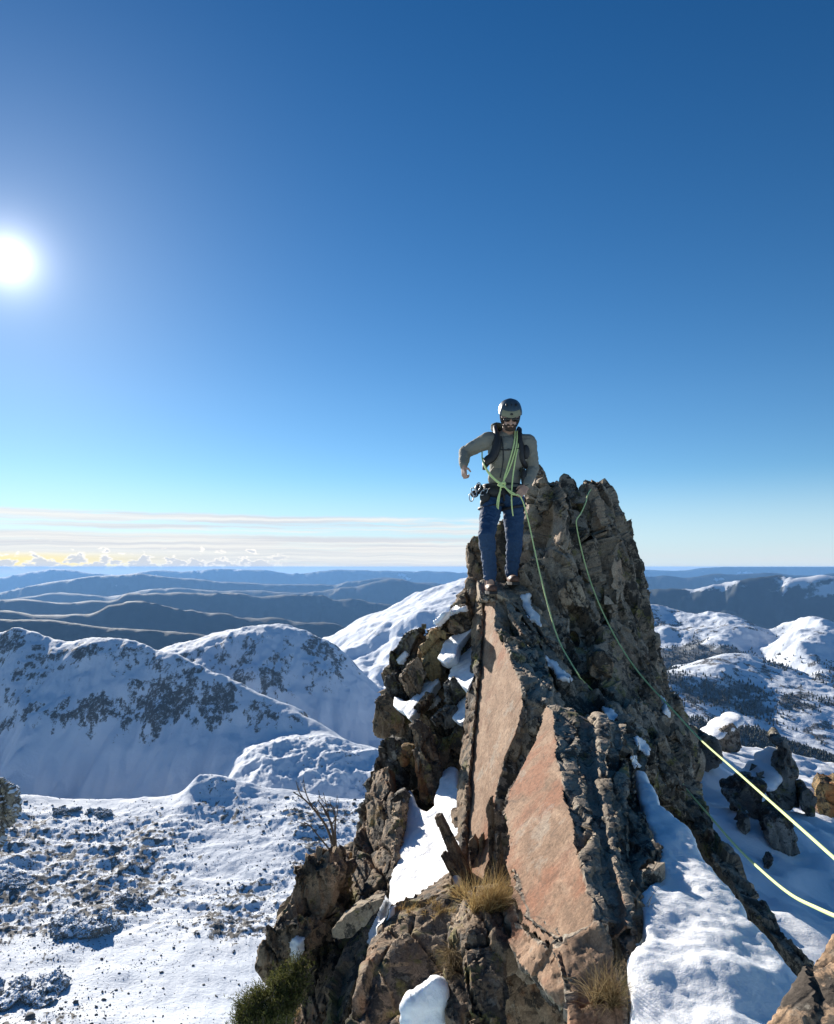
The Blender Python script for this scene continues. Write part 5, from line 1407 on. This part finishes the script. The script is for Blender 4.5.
# harness with gear on the hip
def ring_around(c, rx, ry, tilt=0.0, n=28):
    return [np.array(c) + np.array((rx * math.cos(a), ry * math.sin(a), tilt * math.cos(a))) for a in np.linspace(0, 2 * math.pi, n)]
hr = build('harness', [tube(ring_around(pelvis + EZ * (0.065 + dz), 0.178, 0.132), 0.014, 8) for dz in (-0.016, 0.0, 0.016)], M_BLACK, person)
for hp, kn in ((hpR, knR), (hpL, knL)):
    build('leg_loop', [tube(ring_around(hp + (kn - hp) * 0.17, 0.115, 0.118, 0.02), 0.014, 8)], M_BLACK, hr)
build('tie_in_loop', [tube(catmull([pelvis + np.array((0.0, -0.135, 0.06)), pelvis + np.array((-0.01, -0.155, 0.0)), pelvis + np.array((0.0, -0.13, -0.08))], 6), 0.011, 6)], M_BLACK, hr)
gear = build('gear_bundle', [ellipsoid(P(526, 452, 6.93), (EX, EY, EZ), (0.035, 0.03, 0.07), 12, 8), ellipsoid(P(524, 478, 6.93), (EX, EY, EZ), (0.03, 0.04, 0.09), 12, 8), ellipsoid(P(497, 492, 6.93), (EX, EY, EZ), (0.10, 0.05, 0.055), 14, 8), ellipsoid(P(514, 492, 6.93), (EX, EY, EZ), (0.07, 0.05, 0.05), 14, 8), ellipsoid(P(479, 489, 6.98), (EX, EY, EZ), (0.045, 0.07, 0.05), 12, 8), ellipsoid(P(474.5, 494, 6.96), (EX, EY, EZ), (0.04, 0.05, 0.035), 12, 8), ellipsoid(P(485, 497, 6.92), (EX, EY, EZ), (0.05, 0.04, 0.06), 12, 8), ellipsoid(P(483, 504, 6.95), (EX, EY, EZ), (0.03, 0.04, 0.05), 12, 8)], M_BLACK, hr)
for cx_, cy_, a in ((478, 487, 0.3), (474, 492, -0.4), (484, 492, 0.9), (471.5, 497, 0.1)):
    c = P(cx_, cy_, 6.89)
    build('carabiner', [tube([c + 0.042 * math.cos(t) * np.array((math.sin(a), 0.1, math.cos(a))) + 0.021 * math.sin(t) * np.array((math.cos(a), 0.15, -math.sin(a))) for t in np.linspace(0, 6.28, 19)], 0.0055, 6)], M_STEEL, hr)

# backpack worn on his back
pk = empty('backpack', tuple(P(508, 478, 7.25)), 'dark green climbing backpack with black shoulder straps on the climber', 'backpack')
def box_soft(c, half, r):
    return [ellipsoid(np.array(c) + np.array((sx * half[0], sy * half[1], sz * half[2])), (EX, EY, EZ), (r, r, r), 10, 6) for sx in (-1, 1) for sy in (-1, 1) for sz in (-1, 1)]
pc = P(506.5, 455, 7.24)
Vb = []
for V, F in box_soft(pc, (0.105, 0.05, 0.175), 0.055): Vb += list(V)
bm = bmesh.new()
for v in Vb: bm.verts.new(v)
hull = bmesh.ops.convex_hull(bm, input=bm.verts[:])
bm.verts.ensure_lookup_table(); bm.verts.index_update()
hV = np.array([v.co[:] for v in bm.verts]); hF = [tuple(v.index for v in f.verts) for f in bm.faces]; bm.free()
soft('pack_bag', [(hV, hF)], 0.01, 2, M_PACK, pk, 0.008, 12)
soft('lid', [ellipsoid(P(503.5, 428.5, 7.22), (EX, EY, EZ), (0.125, 0.085, 0.05)), ellipsoid(P(497, 426.5, 7.16), (EX, EY, EZ), (0.06, 0.05, 0.035))], 0.009, 2, M_PACK, pk, 0.008, 16)
def strap(pts, wid, name='shoulder_strap'):
    path = catmull(pts, 7)
    T = np.gradient(path, axis=0); T /= np.linalg.norm(T, axis=1)[:, None]
    V = []; F = []; n = len(path)
    for i in range(n):
        out = path[i] - (chest + EZ * (path[i][2] - chest[2])); out /= np.linalg.norm(out)
        s = np.cross(T[i], out); s /= np.linalg.norm(s); out = np.cross(s, T[i])
        for k, (a, b) in enumerate(((-1, 0.0), (-0.9, 0.5), (0.9, 0.5), (1, 0.0), (0.9, -0.5), (-0.9, -0.5))):
            V.append(path[i] + s * a * wid + out * b * 0.034)
    for i in range(n - 1):
        for k in range(6):
            k2 = (k + 1) % 6
            F.append((i * 6 + k, i * 6 + k2, (i + 1) * 6 + k2, (i + 1) * 6 + k))
    F.append(tuple(range(5, -1, -1))); F.append(tuple((n - 1) * 6 + k for k in range(6)))
    return build(name, [(np.array(V), F)], M_BLACK, pk)
strap([P(496, 429, 7.16), P(495, 431, 7.02), P(496, 437, 6.93), P(496.5, 446, 6.885), P(493, 456, 6.89), P(487, 461, 6.93), P(484, 466, 7.02)], 0.046)
strap([P(518, 430, 7.14), P(520, 433, 7.0), P(520.5, 440, 6.93), P(522, 450, 6.91), P(522.5, 459, 6.92), P(526, 466, 7.02)], 0.036)
build('sternum_strap', [tube(catmull([P(497, 449, 6.875), P(508, 450, 6.872), P(521, 448, 6.885)], 6), 0.006, 6)], M_BLACK, pk)
build('buckle', [ellipsoid(P(508.5, 449.5, 6.862), (EX, EY, EZ), (0.018, 0.01, 0.01), 10, 6)], M_BLACK, pk)
build('drinking_tube', [tube(catmull([P(501, 436, 6.90), P(503, 448, 6.875), P(503, 462, 6.878), P(500, 478, 6.885)], 6), 0.006, 6)], M_BLACK, pk)

# ---------------------------------------------------------------- ropes
def rope(path, name, label, r=0.0062, extra=[]):
    o = build(name, [tube(catmull(path, 10), r, 8)] + [tube(catmull(e, 8), r, 8) for e in extra], M_ROPE)
    tag(o, label, 'rope'); return o
ctr = P(501.5, 484, 6.84)
rope([P(517, 431, 6.97), P(517, 440, 6.90), P(514.5, 453, 6.862), P(509, 470, 6.855), P(503, 482, 6.85), ctr, P(500, 492, 6.84), P(498.5, 504, 6.86), P(498, 512, 6.88)], 'chest_rope', 'lime green rope tied over the chest of the climber and knotted at the waist', 0.0068, [
    [P(515, 431, 6.97), P(514.5, 441, 6.895), P(511.5, 454, 6.856), P(507, 469, 6.85), P(504, 480, 6.845), P(506, 488, 6.83), P(512, 494, 6.81), P(519, 495, 6.79)],
    [P(518.5, 432, 6.97), P(518.5, 444, 6.90), P(516, 456, 6.868), P(513.5, 472, 6.862), P(512, 486, 6.85), P(511.5, 498, 6.85), P(512, 508, 6.86), P(513, 516, 6.88)],
    [P(482, 452, 7.03), P(482.5, 460, 6.96), P(486, 468, 6.90), P(493, 477, 6.862), P(500, 482.5, 6.845), P(506, 484, 6.84)],
    [P(483, 458, 7.0), P(484.5, 466, 6.93), P(489, 474, 6.885), P(496, 481, 6.855), P(503, 486, 6.835), P(510, 491, 6.82), P(515, 494, 6.80)],
    [P(501, 489, 6.84), P(498, 498, 6.855), P(497, 506, 6.87), P(498.5, 513, 6.88)]])
build('knot', [ellipsoid(ctr + np.array(o_), (EX, EY, EZ), (0.022, 0.016, 0.014), 12, 8) for o_ in ((0, 0, 0), (0.018, -0.004, 0.010), (-0.016, -0.003, -0.012), (0.004, -0.008, -0.022))], M_ROPE, bpy.data.objects['chest_rope'])
rope([P(517, 494, 6.79), P(520.5, 497, 6.775), P(524, 505, 6.82), P(529, 524, 6.84), P(534, 547, 6.78), P(540, 574, 6.66), P(547, 602, 6.5), P(555, 630, 6.3), P(562, 647, 6.15), P(570, 661, 5.98), P(578, 674, 5.86), P(586, 684, 6.3), P(640, 735, 6.6), P(674, 768, 6.2), P(684, 786, 5.75), P(694, 798, 5.4), P(708, 814, 4.95), P(735, 845, 4.15), P(762, 871, 3.45), P(790, 894, 2.85), P(818, 908.5, 2.4), P(850, 922, 2.0), P(900, 940, 1.7)], 'climbing_rope', 'lime rope from the hand of the climber down between the rocks to the right edge', 0.0062)
rope([P(592, 488, 8.05), P(588, 494, 7.8), P(585.5, 503, 7.62), P(581, 513, 7.5), P(576.5, 520, 7.4), P(577, 529, 7.36), P(581, 548, 7.3), P(588, 574, 7.15), P(597, 599, 6.95), P(608, 623, 6.72), P(621, 647, 6.45), P(636, 669, 6.15), P(652, 688, 5.85), P(672, 709, 5.4), P(700, 739, 4.8), P(735, 770, 4.05), P(770, 801, 3.35), P(805, 832, 2.75), P(840, 863, 2.3), P(900, 914, 1.8)], 'climbing_rope', 'upper lime rope hanging from the tower horn in a long curve to the right edge', 0.0062)

# ---------------------------------------------------------------- plants
def blades(base_pts, n, hmin, hmax, wid, spread, rs, lean=(0, 0, 0), droop=0.6):
    V = []; F = []
    for i in range(n):
        b = np.array(base_pts[rs.randint(len(base_pts))]) + rs.normal(0, 0.006, 3)
        h = rs.uniform(hmin, hmax); a = rs.uniform(0, 6.28); tl = abs(rs.normal(0, spread))
        d = np.array((math.cos(a) * tl, math.sin(a) * tl, 1.0)) + np.array(lean); d /= np.linalg.norm(d)
        s = np.cross(d, rs.normal(0, 1, 3)); s /= np.linalg.norm(s)
        p = b.copy(); k0 = len(V); nseg = 5; wob = rs.normal(0, 0.12, 3)
        for j in range(nseg + 1):
            f = j / nseg; w_ = wid * (1 - f * 0.9) * rs.uniform(0.85, 1.15)
            V += [p - s * w_, p + s * w_]
            d = d + np.array((d[0], d[1], 0)) * 0.25 * droop + np.array((0, 0, -0.28 * droop)) * f + wob * 0.3; d /= np.linalg.norm(d)
            p = p + d * h / nseg
        for j in range(nseg):
            F.append((k0 + 2 * j, k0 + 2 * j + 1, k0 + 2 * j + 3, k0 + 2 * j + 2))
    return np.array(V), F
def leaf_mat(name, cols, rough=0.8, scale=18):
    mt, t, bs = material(name)
    pos = t.new('ShaderNodeNewGeometry').outputs['Position']
    ri = t.new('ShaderNodeNewGeometry').outputs['Random Per Island']
    v = t.m('ADD', t.m('MULTIPLY', ri, 0.7), t.m('MULTIPLY', t.noise(pos, scale, 3), 0.3))
    t.con(t.ramp(v, [(0.15, cols[0]), (0.5, cols[1]), (0.85, cols[2])]), bs.inputs['Base Color'])
    bs.inputs['Roughness'].default_value = rough; bs.inputs['Specular IOR Level'].default_value = 0.2
    tr = t.new('ShaderNodeBsdfTranslucent'); t.con(t.ramp(v, [(0.15, cols[0]), (0.5, cols[1]), (0.85, cols[2])]), tr.inputs['Color'])
    mx = t.new('ShaderNodeMixShader'); mx.inputs[0].default_value = 0.3
    t.l.new(bs.outputs[0], mx.inputs[1]); t.l.new(tr.outputs[0], mx.inputs[2])
    t.l.new(mx.outputs[0], mt.node_tree.nodes['Material Output'].inputs['Surface'])
    return mt
M_STRAW = leaf_mat('dry_straw', [(0.20, 0.12, 0.05), (0.42, 0.29, 0.12), (0.58, 0.44, 0.21)])
M_STRAWD = leaf_mat('dark_straw', [(0.09, 0.06, 0.03), (0.22, 0.16, 0.08), (0.36, 0.27, 0.14)])
M_JUN = leaf_mat('juniper_green', [(0.055, 0.064, 0.018), (0.11, 0.12, 0.035), (0.19, 0.18, 0.06)])
BVH = rock_bvh()
def foot(px, py):
    return P(px, py, surf(px, py))
def tuft(pix, n, hmin, hmax, spread, mat, label, seed, lean=(0, 0, 0), wid=0.0012, droop=0.6, group='dry grass tufts on the rock'):
    rs = np.random.RandomState(seed)
    V, F = blades([foot(*p) + np.array((0, 0.01, -0.004)) for p in pix], n, hmin, hmax, wid, spread, rs, lean, droop)
    me = mesh_arrays('grass_tuft', V, np.array(F))
    o = link('grass_tuft', me, mat); rebase(o)
    tag(o, label, 'grass', group)
def around(cx, cy, rx, ry, n, seed):
    rs = np.random.RandomState(seed)
    return [(cx + rx * math.sqrt(a) * math.cos(b), cy + ry * math.sqrt(a) * math.sin(b)) for a, b in zip(rs.rand(n), rs.rand(n) * 6.28)]
tuft(around(488, 910, 19, 7, 16, 1), 900, 0.10, 0.24, 0.55, M_STRAW, 'big golden dry grass tuft at the foot of the splinters', 1, (0.15, -0.25, 0))
tuft(around(606, 1003, 16, 10, 12, 2), 380, 0.08, 0.21, 0.75, M_STRAWD, 'dark straggly dry grass tuft at the bottom by the near snow slope', 2, (0, -0.3, 0))
tuft(around(455, 962, 8, 16, 12, 3), 320, 0.07, 0.17, 0.5, M_STRAWD, 'drooping dry grass tuft hanging down the corner of the tan ledge', 3, (-0.2, -0.7, -0.3), droop=1.2)
tuft(around(646, 905, 12, 7, 8, 4), 90, 0.05, 0.14, 0.9, M_STRAWD, 'sparse dry stalks at the edge of the snow beside lower slab', 4, (0.2, -0.3, 0))
tuft(around(425, 912, 32, 9, 30, 5), 500, 0.02, 0.06, 1.3, M_STRAW, 'short dry grass mat on the tan ledge below the large snow patch', 5, (0, -0.2, 0), 0.0014)
tuft(around(378, 820, 7, 14, 10, 6), 160, 0.03, 0.09, 0.8, M_STRAWD, 'dry brownish grass tuft on the left rib by the dead bush', 6, (-0.2, -0.4, 0))
tuft(around(288, 1012, 12, 10, 10, 7), 220, 0.04, 0.10, 0.9, M_STRAW, 'pale dry grass tuft on the rib right of the green shrub', 7, (0, -0.3, 0))
tuft(around(462, 896, 10, 6, 8, 9), 200, 0.06, 0.15, 0.7, M_STRAW, 'thin dry grass tuft left of the big golden one', 9, (-0.3, -0.3, 0))

# low green juniper cushion on the left edge of the pinnacle
def juniper():
    rs = np.random.RandomState(5)
    pg = [(230, 1034), (246, 1010), (260, 994), (276, 988), (288, 974), (298, 966), (308, 976), (298, 1004), (284, 1034)]
    jr = empty('juniper_shrub', tuple(foot(262, 1023)), 'low dark green juniper cushion on the lowest left corner of the pinnacle', 'shrub')
    cen = []
    while len(cen) < 420:
        x_, y_ = rs.uniform(222, 312), rs.uniform(960, 1034)
        if inside(np.array([x_]), np.array([y_]), pg)[0] and not (0 < (x_ - 262) * 0.75 + (y_ - 1010) < 5): cen.append((x_, y_))
    V = []; F = []; tw = []
    for x_, y_ in cen:
        d = 4.25 - (y_ - 990) * 0.004 + rs.normal(0, 0.03); c = P(x_, y_, d)
        tip = c + np.array((rs.normal(0, 0.035), -0.03 + rs.normal(0, 0.03), 0.05 + rs.rand() * 0.05))
        tw.append(tube([c + np.array((0, 0.05, -0.05)), c, tip], (0.004, 0.003, 0.001), 5))
        for k in range(60):
            f = rs.rand(); p = c + (tip - c) * f + rs.normal(0, 0.016, 3)
            a = rs.normal(0, 1, 3) + np.array((0, -0.3, 1.0)); a /= np.linalg.norm(a); b = np.cross(a, rs.normal(0, 1, 3)); b /= np.linalg.norm(b)
            L = rs.uniform(0.010, 0.02); w_ = 0.0022; k0 = len(V)
            V += [p - b * w_, p + b * w_, p + a * L + b * w_ * 0.3, p + a * L - b * w_ * 0.3]; F.append((k0, k0 + 1, k0 + 2, k0 + 3))
    me = mesh_arrays('foliage', np.array(V), np.array(F)); link('foliage', me, M_JUN, jr)
    build('twigs', tw, M_TWIG, jr)
M_TWIG = simple_mat('dead_wood', (0.13, 0.10, 0.075), 0.85, 0.35, 80)
juniper()
def dead_bush():
    rs = np.random.RandomState(12)
    d0 = 5.9
    o = []
    def limb(pts, r0, depth):
        path = catmull(pts, 6)
        o.append(tube(path, np.linspace(r0, r0 * 0.35, len(path)), 6))
        if depth:
            for k in range(3 if depth > 1 else 2):
                i = rs.randint(len(path) // 3, len(path) - 1); p = path[i]; T = path[min(i + 1, len(path) - 1)] - path[i - 1]; T /= np.linalg.norm(T)
                q = T + rs.normal(0, 0.45, 3); q /= np.linalg.norm(q); L = rs.uniform(0.10, 0.2) * (0.6 if depth == 1 else 1)
                limb([p, p + q * L * 0.5 + rs.normal(0, 0.01, 3), p + q * L + np.array((0, 0, 0.02))], r0 * 0.5, depth - 1)
    limb([P(333, 846, d0), P(327, 828, d0), P(316, 812, d0 - 0.05), P(305, 800, d0 - 0.1), P(293, 792, d0 - 0.1)], 0.012, 2)
    limb([P(334, 848, d0), P(332, 828, d0), P(326, 812, d0), P(318, 800, d0 + 0.05)], 0.012, 2)
    limb([P(336, 848, d0), P(335, 830, d0), P(335, 815, d0), P(330, 803, d0)], 0.010, 1)
    limb([P(330, 850, d0), P(320, 838, d0), P(310, 826, d0), P(304, 822, d0 - 0.1)], 0.008, 1)
    b = build('dead_bush', o, M_TWIG); rebase(b)
    tag(b, 'bare dead bush with thin curved branches on the left skyline of the pinnacle', 'bush')
dead_bush()
